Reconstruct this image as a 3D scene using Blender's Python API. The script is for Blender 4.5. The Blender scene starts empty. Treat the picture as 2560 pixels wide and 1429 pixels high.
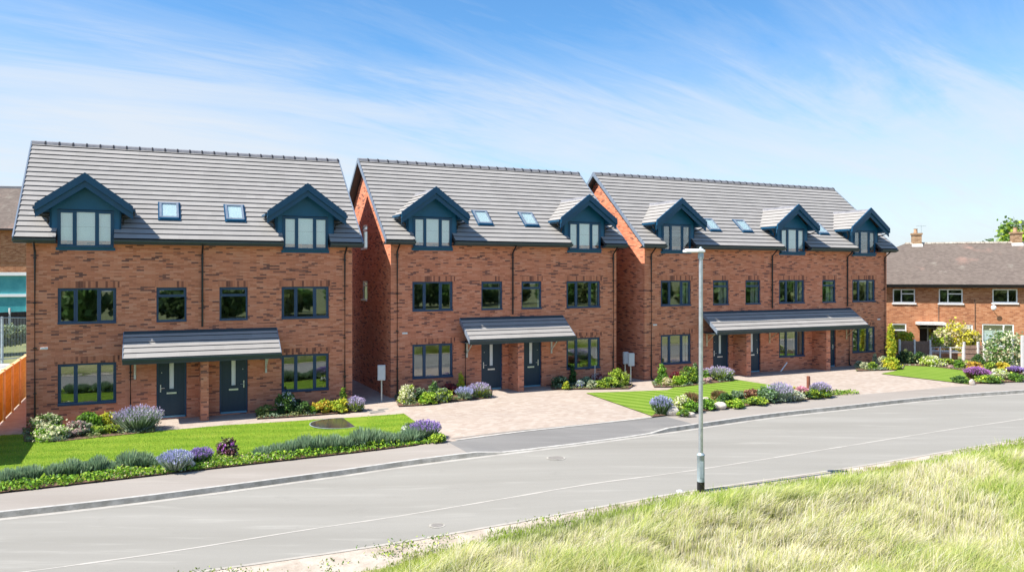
import bpy, bmesh, math, random
import numpy as np
from mathutils import Vector, noise as mnoise
R = math.radians
PI = math.pi
sc = bpy.context.scene
col = sc.collection

# ------------------------------------------------------------------ view geometry
F, YH, H = 1965.4, 685.04, 4.968            # focal length (px of the 2560 wide photo), horizon row, eye height
TH0 = R(25.0)
E0 = (math.cos(TH0), math.sin(TH0)); N0 = (-math.sin(TH0), math.cos(TH0))
ORG = (-16.0542, 25.9848)
HOUSES = [(-16.0542, 25.9848, 24.579, 10.8378, 0.0),
          (-4.8618, 31.5477, 25.461, 10.6965, .162),
          (6.1452, 36.4392, 25.773, 16.173, .172)]
D, EO, EV, HE, HR = 7.973, .40, .303, 6.16, 9.90
SL = (HR - HE) / (D / 2 + EO)               # roof pitch (tangent)
ANG = math.atan(SL)


def st(x, y):
    dx, dy = x - ORG[0], y - ORG[1]
    return dx * E0[0] + dy * E0[1], dx * N0[0] + dy * N0[1]


def xy(s, t):
    return ORG[0] + s * E0[0] + t * N0[0], ORG[1] + s * E0[1] + t * N0[1]


def gz(x, y):
    s, t = st(x, y)
    k = min(1, max(0, (s - 7.5) / 7.0)); k = k * k * (3 - 2 * k)
    return -.14 + .19 * k


def at(px, py, dz=0.0):
    z = dz
    for _ in range(8):
        tt = (H - z) / ((py - YH) / F)
        x, y = (px - 1280) / F * tt, tt
        z = gz(x, y) + dz
    return Vector((x, y, z))


def at_y(px, py, Y):
    return Vector(((px - 1280) / F * Y, Y, H - (py - YH) / F * Y))


# ------------------------------------------------------------------ tagging
def tag(o, label=None, cat=None, group=None, kind=None):
    if label: o['label'] = label
    if cat: o['category'] = cat
    if group: o['group'] = group
    if kind: o['kind'] = kind
    return o


def empty(name, loc=(0, 0, 0), rz=0.0, parent=None):
    o = bpy.data.objects.new(name, None)
    o.empty_display_size = .2
    col.objects.link(o); o.location = loc; o.rotation_euler = (0, 0, rz)
    if parent: o.parent = parent
    return o


# ------------------------------------------------------------------ materials
def new_mat(name):
    m = bpy.data.materials.new(name); m.use_nodes = True
    nt = m.node_tree; nt.nodes.clear()
    out = nt.nodes.new('ShaderNodeOutputMaterial')
    return m, nt, out


def nd(nt, typ, **kw):
    n = nt.nodes.new(typ)
    for k, v in kw.items():
        if k in n.inputs.keys(): n.inputs[k].default_value = v
        else: setattr(n, k, v)
    return n


def math_n(nt, op, a, b=None):
    n = nt.nodes.new('ShaderNodeMath'); n.operation = op
    for i, v in enumerate((a, b)):
        if v is None: continue
        if isinstance(v, (int, float)): n.inputs[i].default_value = v
        else: nt.links.new(v, n.inputs[i])
    return n.outputs[0]


def mixc(nt, fac, a, b, mode='MIX'):
    n = nt.nodes.new('ShaderNodeMix'); n.data_type = 'RGBA'; n.blend_type = mode
    for i, v in ((0, fac), (6, a), (7, b)):
        if isinstance(v, (int, float)): n.inputs[i].default_value = v
        elif isinstance(v, tuple): n.inputs[i].default_value = (*v[:3], 1)
        else: nt.links.new(v, n.inputs[i])
    return n.outputs[2]


def ramp(nt, fac, stops, interp='LINEAR'):
    n = nt.nodes.new('ShaderNodeValToRGB'); n.color_ramp.interpolation = interp
    e = n.color_ramp.elements
    while len(e) < len(stops): e.new(.5)
    for i, (p, c) in enumerate(stops):
        e[i].position = p
        e[i].color = (*c, 1) if isinstance(c, tuple) else (c, c, c, 1)
    nt.links.new(fac, n.inputs[0])
    return n.outputs[0]


def noise_n(nt, vec, scale, detail=4, rough=.6, dist=0.0):
    n = nd(nt, 'ShaderNodeTexNoise', Scale=scale, Detail=detail, Roughness=rough, Distortion=dist)
    nt.links.new(vec, n.inputs['Vector'])
    return n.outputs['Fac']


def mapping(nt, vec, scale=(1, 1, 1), rot=(0, 0, 0), loc=(0, 0, 0)):
    n = nt.nodes.new('ShaderNodeMapping')
    n.inputs['Scale'].default_value = scale; n.inputs['Rotation'].default_value = rot; n.inputs['Location'].default_value = loc
    nt.links.new(vec, n.inputs['Vector'])
    return n.outputs[0]


def principled(nt, out, base, rough=.6, metal=0.0, spec=.4, bump=None, bstr=.3, bdist=.01):
    p = nt.nodes.new('ShaderNodeBsdfPrincipled')
    if isinstance(base, tuple): p.inputs['Base Color'].default_value = (*base[:3], 1)
    else: nt.links.new(base, p.inputs['Base Color'])
    if isinstance(rough, (int, float)): p.inputs['Roughness'].default_value = rough
    else: nt.links.new(rough, p.inputs['Roughness'])
    p.inputs['Metallic'].default_value = metal
    p.inputs['Specular IOR Level'].default_value = spec
    if bump is not None:
        b = nd(nt, 'ShaderNodeBump', Strength=bstr, Distance=bdist)
        nt.links.new(bump, b.inputs['Height']); nt.links.new(b.outputs[0], p.inputs['Normal'])
    nt.links.new(p.outputs[0], out.inputs[0])
    return p


def pmat(name, c1, c2=None, scale=3.0, rough=.6, metal=0.0, spec=.4, bump=.0, bscale=40.0, stretch=(1, 1, 1), lo=.35, hi=.65, coord='Object'):
    m, nt, out = new_mat(name)
    tc = nt.nodes.new('ShaderNodeTexCoord')
    v = mapping(nt, tc.outputs[coord], stretch)
    base = c1
    if c2 is not None:
        f = noise_n(nt, v, scale, 5, .6)
        base = ramp(nt, f, [(lo, c1), (hi, c2)])
    b = noise_n(nt, v, bscale, 3, .6) if bump else None
    principled(nt, out, base, rough, metal, spec, b, bump, .02)
    return m


def leafmat(name, c, var=.35, rough=.55):
    c = tuple(min(.85, x * 1.22 + .012) for x in c)
    m, nt, out = new_mat(name)
    g = nt.nodes.new('ShaderNodeNewGeometry')
    rnd = g.outputs['Random Per Island']
    dark = tuple(x * (1 - var) for x in c); light = tuple(min(1, x * (1 + var)) for x in c)
    base = ramp(nt, rnd, [(0, dark), (1, light)])
    d = nt.nodes.new('ShaderNodeBsdfPrincipled'); nt.links.new(base, d.inputs['Base Color'])
    d.inputs['Roughness'].default_value = rough; d.inputs['Specular IOR Level'].default_value = .25
    t = nt.nodes.new('ShaderNodeBsdfTranslucent'); nt.links.new(base, t.inputs['Color'])
    mx = nt.nodes.new('ShaderNodeMixShader'); mx.inputs[0].default_value = .3
    nt.links.new(d.outputs[0], mx.inputs[1]); nt.links.new(t.outputs[0], mx.inputs[2]); nt.links.new(mx.outputs[0], out.inputs[0])
    return m


def brickmat(name, bw, bh, stops, mortar, mfac=.6, cluster=.25, soldier=False, bstr=.35, joint=(.05, .14)):
    m, nt, out = new_mat(name)
    tc = nt.nodes.new('ShaderNodeTexCoord')
    sep = nt.nodes.new('ShaderNodeSeparateXYZ'); nt.links.new(tc.outputs['UV'], sep.inputs[0])
    U, V = (sep.outputs[1], sep.outputs[0]) if soldier else (sep.outputs[0], sep.outputs[1])
    v = math_n(nt, 'DIVIDE', V, bh); row = math_n(nt, 'FLOOR', v)
    off = math_n(nt, 'MULTIPLY', math_n(nt, 'MODULO', row, 2.0), 0.0 if soldier else .5)
    u = math_n(nt, 'ADD', math_n(nt, 'DIVIDE', U, bw), off); cu = math_n(nt, 'FLOOR', u)
    cmb = nt.nodes.new('ShaderNodeCombineXYZ'); nt.links.new(cu, cmb.inputs[0]); nt.links.new(row, cmb.inputs[1])
    wn = nt.nodes.new('ShaderNodeTexWhiteNoise'); wn.noise_dimensions = '2D'; nt.links.new(cmb.outputs[0], wn.inputs['Vector'])
    lowf = noise_n(nt, mapping(nt, cmb.outputs[0], (.16, .22, 1)), 1.0, 3, .6)
    f = math_n(nt, 'ADD', wn.outputs[0], math_n(nt, 'MULTIPLY', math_n(nt, 'SUBTRACT', lowf, .5), cluster * 4))
    base = ramp(nt, f, stops)
    fine = noise_n(nt, mapping(nt, tc.outputs['UV'], (1, 2.5, 1)), 30, 4, .7)
    base = mixc(nt, .3, base, ramp(nt, fine, [(.3, .35), (.7, 1.0)]), 'MULTIPLY')
    big = noise_n(nt, tc.outputs['UV'], .45, 3, .55)
    base = mixc(nt, .25, base, ramp(nt, big, [(.3, .6), (.7, 1.0)]), 'MULTIPLY')
    fu = math_n(nt, 'FRACT', u); fv = math_n(nt, 'FRACT', v)
    mk = math_n(nt, 'MAXIMUM', math_n(nt, 'LESS_THAN', fu, joint[0]), math_n(nt, 'LESS_THAN', fv, joint[1]))
    base = mixc(nt, math_n(nt, 'MULTIPLY', mk, mfac), base, mortar)
    hgt = math_n(nt, 'ADD', math_n(nt, 'MULTIPLY', math_n(nt, 'SUBTRACT', 1.0, mk), .7), math_n(nt, 'MULTIPLY', fine, .5))
    principled(nt, out, base, .85, 0, .2, hgt, bstr, .012)
    return m


M = {}
BR = [(0.0, (.19, .09, .075)), (.08, (.27, .118, .09)), (.13, (.55, .198, .114)), (.45, (.665, .25, .145)), (.75, (.70, .275, .163)), (1.0, (.74, .335, .215))]
M['brick'] = brickmat('brick', .235, .054, BR, (.60, .32, .23), .28, .15)
M['soldier'] = brickmat('brick_soldier', .225, .075, [(0.0, (.20, .085, .065)), (.25, (.34, .13, .085)), (.38, (.58, .215, .125)), (1.0, (.66, .27, .16))], (.40, .19, .13), .35, .06, True)
M['old_brick'] = brickmat('old_brick', .225, .075, [(0.0, (.34, .13, .065)), (.3, (.47, .19, .09)), (.7, (.54, .24, .12)), (1.0, (.60, .30, .165))], (.44, .33, .24), .5, .08)
M['tan_brick'] = brickmat('tan_brick', .225, .075, [(0.0, (.30, .18, .10)), (.5, (.42, .26, .15)), (1.0, (.50, .33, .20))], (.45, .36, .28), .5, .08)
M['tile'] = brickmat('roof_tile', .33, .29, [(0.0, (.345, .330, .316)), (.5, (.362, .346, .332)), (1.0, (.38, .364, .349))], (.31, .295, .282), .4, .05, bstr=.05, joint=(.025, .0))
M['old_tile'] = brickmat('old_roof_tile', .17, .1, [(0.0, (.15, .12, .105)), (.5, (.175, .142, .122)), (1.0, (.20, .162, .14))], (.13, .105, .09), .4, .12, bstr=.3, joint=(.06, .15))
def patch(m, scale, col_, lo, hi, fac, stretch=(1, 1, 1)):
    nt = m.node_tree; pb = [n for n in nt.nodes if n.type == 'BSDF_PRINCIPLED'][0]; l = pb.inputs['Base Color'].links[0].from_socket
    tc = nt.nodes.new('ShaderNodeTexCoord')
    f = ramp(nt, noise_n(nt, mapping(nt, tc.outputs['Object'], stretch), scale, 6, .65), [(lo, 0.0), (hi, fac)])
    nt.links.new(mixc(nt, f, l, col_), pb.inputs['Base Color'])


patch(M['old_tile'], .35, (.40, .24, .19), .56, .68, .55); patch(M['old_tile'], .9, (.34, .32, .27), .58, .72, .4)
patch(M['brick'], .5, (.40, .20, .15), .52, .75, .35, (1, 1, .6)); patch(M['tile'], .6, (.25, .245, .235), .5, .75, .35, (.6, 1, 1))
M['paver'] = brickmat('block_paving', .21, .14, [(0.0, (.415, .335, .28)), (.35, (.45, .372, .312)), (.7, (.475, .40, .34)), (1.0, (.51, .44, .38))], (.40, .33, .275), .4, .16, bstr=.25, joint=(.06, .09))
M['ridge'] = pmat('ridge_tile', (.17, .17, .19), (.24, .24, .26), 6, .7)
M['teal'] = pmat('dormer_cladding', (.003, .082, .175), (.005, .095, .195), 2.5, .45, bump=.05)
M['trim'] = pmat('trim_anthracite', (.004, .055, .125), (.006, .066, .14), 3, .4)
M['frame'] = pmat('frame_anthracite', (.016, .052, .115), (.021, .060, .128), 4, .35)
M['gutter'] = pmat('gutter_grey', (.030, .050, .062), (.040, .060, .072), 4, .35)
M['black'] = pmat('black_plastic', (.012, .012, .014), (.02, .02, .022), 6, .3)
M['verge'] = pmat('verge_trim', (.15, .19, .25), (.20, .24, .30), 5, .4)
M['door'] = pmat('door_slate', (.016, .040, .064), (.021, .047, .073), 9, .5, bump=.08, stretch=(1, 1, .12))
M['threshold'] = pmat('threshold', (.13, .32, .43), (.16, .36, .46), 8, .3)  # light blue imitates a lit ledge, the light put into the colour
M['steel'] = pmat('brushed_steel', (.62, .64, .66), (.70, .72, .74), 12, .3, metal=.6)
M['galv'] = pmat('galvanised', (.42, .46, .50), (.56, .60, .64), 9, .38, metal=.75)
M['galv_mid'] = pmat('galvanised_dull', (.30, .37, .40), (.42, .49, .52), 7, .5, metal=.3)
M['white'] = pmat('white_plastic', (.74, .75, .75), (.82, .82, .82), 5, .4)
M['meter'] = pmat('meter_grey', (.50, .52, .54), (.56, .58, .60), 5, .5)
M['plaster'] = pmat('white_plaster', (.70, .69, .64), (.78, .77, .72), 3, .8)
M['room'] = pmat('room_paint', (.20, .19, .165), (.26, .25, .22), 1.2, .8)
M['blind'] = pmat('pale_sheen_or_blind', (.76, .82, .83), (.82, .87, .87), 2, .7)  # pale sheet; in dormers and roof windows it stands in for reflected sky
M['curtain'] = pmat('curtain', (.45, .43, .34), (.62, .60, .50), 14, .8, stretch=(1, 1, .05))
M['strap'] = pmat('bracket_paint', (.46, .50, .44), (.62, .64, .58), 9, .5)
M['straw'] = pmat('bracket_timber', (.50, .38, .24), (.66, .54, .38), 9, .6)
M['rock'] = pmat('rock', (.40, .34, .28), (.66, .60, .53), 5, .85, bump=.5, bscale=14)
M['soil'] = pmat('soil', (.055, .030, .020), (.20, .115, .08), 14, .95, bump=.8, bscale=30)
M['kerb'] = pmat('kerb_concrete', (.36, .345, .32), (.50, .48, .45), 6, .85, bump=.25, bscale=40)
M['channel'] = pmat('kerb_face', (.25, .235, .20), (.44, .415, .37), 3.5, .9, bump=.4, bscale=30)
M['dirt'] = pmat('sandy_dirt', (.36, .30, .24), (.52, .45, .38), 2.2, .95, bump=.6, bscale=25)
M['earth'] = pmat('rough_ground', (.10, .13, .045), (.22, .22, .09), .6, .95, bump=.6, bscale=8)
M['orange_wood'] = pmat('orange_timber', (.54, .29, .010), (.68, .40, .020), 3, .7, bump=.15, bscale=30, stretch=(.5, .5, 4))
M['pale_wood'] = pmat('pale_timber', (.58, .40, .18), (.70, .52, .28), 5, .7)
M['brown_wood'] = pmat('brown_timber', (.13, .085, .065), (.22, .15, .115), 4, .8, bump=.2, bscale=25, stretch=(4, 4, .4))
M['dark_wood'] = pmat('creosoted_timber', (.035, .028, .028), (.075, .058, .05), 4, .8, stretch=(4, 4, .4))
M['concrete'] = pmat('concrete_post', (.56, .55, .53), (.70, .69, .67), 8, .85)
M['water'] = pmat('pond_water', (.040, .036, .033), (.055, .05, .045), 2, .16, spec=.5)
M['iron'] = pmat('cast_iron', (.20, .185, .165), (.26, .24, .22), 10, .7)
M['rust'] = pmat('rust_timber', (.15, .05, .032), (.24, .085, .05), 6, .7)
M['tealglass'] = pmat('teal_panel', (.05, .30, .34), (.10, .42, .45), .9, .15)
M['lens'] = pmat('lamp_lens', (.70, .72, .72), None, rough=.2)


def road_mat(name, c1, c2, spots, crack=True):
    m, nt, out = new_mat(name)
    tc = nt.nodes.new('ShaderNodeTexCoord'); o = tc.outputs['Object']
    rot = mapping(nt, o, (.12, 1.0, 1), (0, 0, -TH0))
    a = noise_n(nt, rot, .8, 5, .6)
    base = ramp(nt, a, [(.3, tuple(x * .95 for x in c1)), (.7, c2)])
    g = noise_n(nt, o, 90, 3, .7)
    base = mixc(nt, .45, base, ramp(nt, g, [(.3, .6), (.7, 1.0)]), 'MULTIPLY')
    b = noise_n(nt, o, 1.4, 6, .7)
    base = mixc(nt, ramp(nt, b, [(.60, 0.0), (.74, spots)]), base, tuple(x * .55 for x in c1))
    d = noise_n(nt, rot, 3.2, 4, .6)
    base = mixc(nt, ramp(nt, d, [(.58, 0.0), (.8, .35)]), base, tuple(min(.8, x * 1.35) for x in c2))
    if crack:
        vo = nd(nt, 'ShaderNodeTexVoronoi', Scale=.32); vo.feature = 'DISTANCE_TO_EDGE'
        wv = mixc(nt, .25, o, nd(nt, 'ShaderNodeTexNoise', Scale=1.3, Detail=4.0).outputs['Color'], 'ADD')
        nt.links.new(wv, vo.inputs['Vector'])
        base = mixc(nt, ramp(nt, vo.outputs['Distance'], [(.0, .30), (.009, 0.0)]), base, tuple(x * .45 for x in c1))
    principled(nt, out, base, .9, 0, .25, g, .25, .006)
    return m


M['road'] = road_mat('asphalt_road', (.285, .272, .243), (.325, .311, .281), .2, False)
M['pavement'] = road_mat('asphalt_pavement', (.318, .283, .250), (.352, .317, .285), .08, False)
M['tarmac'] = road_mat('new_tarmac', (.195, .188, .18), (.245, .237, .228), .2, False)


def lawn_mat(name, c1, c2, stripe, ang, per=.95):
    m, nt, out = new_mat(name)
    tc = nt.nodes.new('ShaderNodeTexCoord'); o = tc.outputs['Object']
    r = mapping(nt, o, (1, 1, 1), (0, 0, ang))
    sep = nt.nodes.new('ShaderNodeSeparateXYZ'); nt.links.new(r, sep.inputs[0])
    wob = math_n(nt, 'MULTIPLY', noise_n(nt, o, .8, 3, .5), 1.2)
    w = math_n(nt, 'SINE', math_n(nt, 'ADD', math_n(nt, 'MULTIPLY', sep.outputs[1], 2 * PI / per), wob))
    f = math_n(nt, 'ADD', math_n(nt, 'MULTIPLY', math_n(nt, 'ADD', w, 1.0), .5 * stripe), math_n(nt, 'MULTIPLY', noise_n(nt, mapping(nt, r, (.35, 1.4, 1)), 2.2, 6, .7), 1.0 - stripe))
    base = ramp(nt, f, [(.3, c1), (.72, c2)])
    g = noise_n(nt, o, 55, 3, .75)
    base = mixc(nt, .55, base, ramp(nt, g, [(.3, .45), (.7, 1.0)]), 'MULTIPLY')
    principled(nt, out, base, .8, 0, .15, g, .8, .03)
    return m


M['lawn'] = lawn_mat('lawn_grass', (.15, .265, .016), (.25, .36, .03), .25, R(-8))
M['lawn_striped'] = lawn_mat('lawn_striped', (.145, .265, .02), (.27, .385, .06), .42, R(42), .62)

patch(M['paver'], .45, (.34, .28, .25), .5, .72, .4); patch(M['lawn'], .7, (.30, .34, .05), .52, .72, .45); patch(M['pavement'], .5, (.24, .22, .20), .55, .75, .4)
# glass: mostly clear pane with a coated reflection
m, nt, out = new_mat('window_glass')
gl = nd(nt, 'ShaderNodeBsdfGlossy', Roughness=.015); gl.inputs['Color'].default_value = (.92, .97, 1, 1)
tr = nt.nodes.new('ShaderNodeBsdfTransparent'); tr.inputs['Color'].default_value = (.90, .94, .93, 1)
fr = nd(nt, 'ShaderNodeLayerWeight', Blend=.5)
mx = nt.nodes.new('ShaderNodeMixShader')
nt.links.new(math_n(nt, 'ADD', math_n(nt, 'MULTIPLY', math_n(nt, 'POWER', fr.outputs['Facing'], 4.0), .7), .15), mx.inputs[0])
nt.links.new(tr.outputs[0], mx.inputs[1]); nt.links.new(gl.outputs[0], mx.inputs[2]); nt.links.new(mx.outputs[0], out.inputs[0])
M['glass'] = m

LEAF = dict(
    green=(.085, .17, .030), bright=(.17, .33, .022), dark=(.035, .085, .028), lime=(.30, .40, .035), yellow=(.50, .46, .035), gold=(.52, .36, .04),
    cream=(.55, .55, .36), sage=(.17, .23, .14), grey=(.30, .36, .28), bluegrey=(.22, .32, .19), red=(.26, .03, .035), burg=(.10, .035, .04),
    brown=(.24, .12, .065), pinkw=(.52, .38, .36), oliv=(.16, .19, .06), straw=(.52, .46, .28), far=(.10, .16, .05), farl=(.22, .30, .07))
for k, c in LEAF.items(): M['l_' + k] = leafmat('leaf_' + k, c)
for k, c in dict(purple=(.29, .19, .46), violet=(.43, .36, .54), blue=(.34, .35, .54), white=(.80, .80, .74), redf=(.52, .03, .06), magenta=(.44, .17, .48), pink=(.70, .30, .38)).items():
    M['f_' + k] = leafmat('flower_' + k, c, .2)


# ------------------------------------------------------------------ mesh builder
class MB:
    def __init__(s):
        s.v, s.f, s.m, s.uv = [], [], [], []

    def poly(s, pts, mi=0, uv=None):
        b = len(s.v); s.v += [tuple(p) for p in pts]; s.f.append(tuple(range(b, b + len(pts)))); s.m.append(mi)
        if uv is None:
            a = Vector(pts[1]) - Vector(pts[0]); n = Vector((0, 0, 0))
            for i in range(1, len(pts) - 1): n += (Vector(pts[i]) - Vector(pts[0])).cross(Vector(pts[i + 1]) - Vector(pts[0]))
            ax = max(range(3), key=lambda i: abs(n[i]))
            uv = [((p[1], p[2]), (p[0], p[2]), (p[0], p[1]))[ax] for p in pts]
        s.uv.append(uv)

    def box(s, x0, x1, y0, y1, z0, z1, mi=0):
        P = lambda i, j, k: ((x0, x1)[i], (y0, y1)[j], (z0, z1)[k])
        for q in (((0,0,0),(0,1,0),(1,1,0),(1,0,0)), ((0,0,1),(1,0,1),(1,1,1),(0,1,1)), ((0,0,0),(1,0,0),(1,0,1),(0,0,1)),
                  ((1,1,0),(0,1,0),(0,1,1),(1,1,1)), ((0,1,0),(0,0,0),(0,0,1),(0,1,1)), ((1,0,0),(1,1,0),(1,1,1),(1,0,1))):
            s.poly([P(*c) for c in q], mi)

    def prism(s, prof, axis, a, b, mi=0):
        """profile points in the two other axes, swept along axis from a to b"""
        def put(p, w):
            l = list(p); l.insert(axis, w); return tuple(l)
        n = len(prof)
        s.poly([put(p, a) for p in prof], mi); s.poly([put(p, b) for p in reversed(prof)], mi)
        for i in range(n):
            p, q = prof[i], prof[(i + 1) % n]
            s.poly([put(q, a), put(p, a), put(p, b), put(q, b)], mi)

    def tube(s, pts, r, n=8, mi=0, r2=None):
        pts = [Vector(p) for p in pts]; rings = []
        for i, p in enumerate(pts):
            d = (pts[min(i + 1, len(pts) - 1)] - pts[max(i - 1, 0)]).normalized()
            a = d.cross(Vector((0, 0, 1)))
            if a.length < 1e-3: a = Vector((1, 0, 0))
            a.normalize(); b = d.cross(a)
            rr = r if r2 is None else r + (r2 - r) * i / (len(pts) - 1)
            rings.append([p + (a * math.cos(2 * PI * k / n) + b * math.sin(2 * PI * k / n)) * rr for k in range(n)])
        for i in range(len(rings) - 1):
            for k in range(n):
                s.poly([rings[i][k], rings[i][(k + 1) % n], rings[i + 1][(k + 1) % n], rings[i + 1][k]], mi)
        s.poly(rings[0][::-1], mi); s.poly(rings[-1], mi)

    def lathe(s, prof, c=(0, 0, 0), n=20, mi=0):
        for i in range(len(prof) - 1):
            (r0, z0), (r1, z1) = prof[i], prof[i + 1]
            for k in range(n):
                a, b = 2 * PI * k / n, 2 * PI * (k + 1) / n
                q = [(c[0] + r * math.cos(t), c[1] + r * math.sin(t), c[2] + z) for r, z, t in ((r0, z0, a), (r0, z0, b), (r1, z1, b), (r1, z1, a))]
                if r0 < 1e-6: q = [q[0], q[2], q[3]]
                elif r1 < 1e-6: q = q[:3]
                s.poly(q, mi)

    def build(s, name, mats, parent=None, smooth=False, bevel=0):
        me = bpy.data.meshes.new(name); me.from_pydata(s.v, [], s.f)
        for mm in (mats if isinstance(mats, (list, tuple)) else [mats]): me.materials.append(mm)
        me.polygons.foreach_set('material_index', s.m)
        ul = me.uv_layers.new(name='UVMap')
        ul.data.foreach_set('uv', [c for f in s.uv for p in f for c in p])
        if smooth: me.polygons.foreach_set('use_smooth', [True] * len(s.f))
        bm = bmesh.new(); bm.from_mesh(me); bmesh.ops.remove_doubles(bm, verts=bm.verts, dist=1e-4)
        bmesh.ops.recalc_face_normals(bm, faces=bm.faces); bm.to_mesh(me); bm.free()
        o = bpy.data.objects.new(name, me); col.objects.link(o)
        if bevel:
            b = o.modifiers.new('bevel', 'BEVEL'); b.width = bevel; b.segments = 2; b.limit_method = 'ANGLE'
        if parent: o.parent = parent
        return o


def np_mesh(name, V, Fq, mats, mi=None, colors=None, parent=None):
    me = bpy.data.meshes.new(name); n, k = len(Fq), Fq.shape[1]
    me.vertices.add(len(V)); me.vertices.foreach_set('co', V.astype(np.float32).ravel())
    me.loops.add(n * k); me.loops.foreach_set('vertex_index', Fq.astype(np.int32).ravel())
    me.polygons.add(n); me.polygons.foreach_set('loop_start', np.arange(0, n * k, k, dtype=np.int32))
    me.polygons.foreach_set('loop_total', np.full(n, k, np.int32))
    for mm in (mats if isinstance(mats, (list, tuple)) else [mats]): me.materials.append(mm)
    if mi is not None: me.polygons.foreach_set('material_index', mi.astype(np.int32))
    if colors is not None:
        ca = me.color_attributes.new('Col', 'FLOAT_COLOR', 'POINT')
        ca.data.foreach_set('color', np.concatenate([colors, np.ones((len(V), 1))], 1).astype(np.float32).ravel())
    me.update(calc_edges=True)
    o = bpy.data.objects.new(name, me); col.objects.link(o)
    if parent: o.parent = parent
    return o


# ------------------------------------------------------------------ plants
def leaf_quads(C, size, g, aspect=1.6, up=None, spread=1.0):
    n = len(C)
    a = g.normal(size=(n, 3))
    if up is not None: a = up + a * spread
    a /= np.linalg.norm(a, axis=1, keepdims=True) + 1e-9
    b = np.cross(a, g.normal(size=(n, 3))); b /= np.linalg.norm(b, axis=1, keepdims=True) + 1e-9
    sz = (size * g.uniform(.6, 1.4, n))[:, None]
    L, W = a * sz * aspect * .5, b * sz * .5
    V = np.stack([C - L, C + W, C + L, C - W], 1).reshape(-1, 3)
    Q = np.arange(n * 4).reshape(n, 4)
    return V, Q


def shrub_points(g, w, h, n, nclump, cone=0.0, clump=.20, core=.6):
    th = g.uniform(0, 2 * PI, nclump); zz = g.uniform(.02, 1, nclump); rr = g.uniform(core, 1.0, nclump)
    prof = np.sqrt(np.clip(1 - (zz * 1.9 - .85).clip(0) ** 2 / 1.1, .04, 1)) if cone == 0 else (1.05 - zz) ** .8
    prof = prof * (.72 + .28 * np.clip(zz * 4, 0, 1))
    c = np.stack([np.cos(th) * prof * rr * w / 2, np.sin(th) * prof * rr * w / 2, zz * h * (.9 + .15 * g.random(nclump))], 1)
    idx = g.integers(0, nclump, n)
    p = c[idx] + g.normal(size=(n, 3)) * np.array([w, w, h * .8]) * clump * .5
    p[:, 2] = np.abs(p[:, 2]) + .015
    return p, idx


PSEED = [100]


def plant(kind, px, py, wpx, hpx, label, cat, group=None, leaf='green', leaf2=None, flower=None, name=None, dz=.03, n=None, lsize=None):
    """a bedding plant standing on the ground under pixel (px, py); sizes follow from the distance"""
    PSEED[0] += 1; g = np.random.default_rng(PSEED[0])
    p0 = at(px, py, dz); k = F / p0.y
    w, h = wpx / k * .88, hpx / k * .84
    h = h / math.cos(math.atan2(H, p0.y)) * .96
    p0 = p0 + Vector((0, w * .28, 0)); p0.z = gz(p0.x, p0.y) + dz
    return plant_at(kind, p0, w, h, label, cat, group, leaf, leaf2, flower, name, g, n, lsize)


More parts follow.
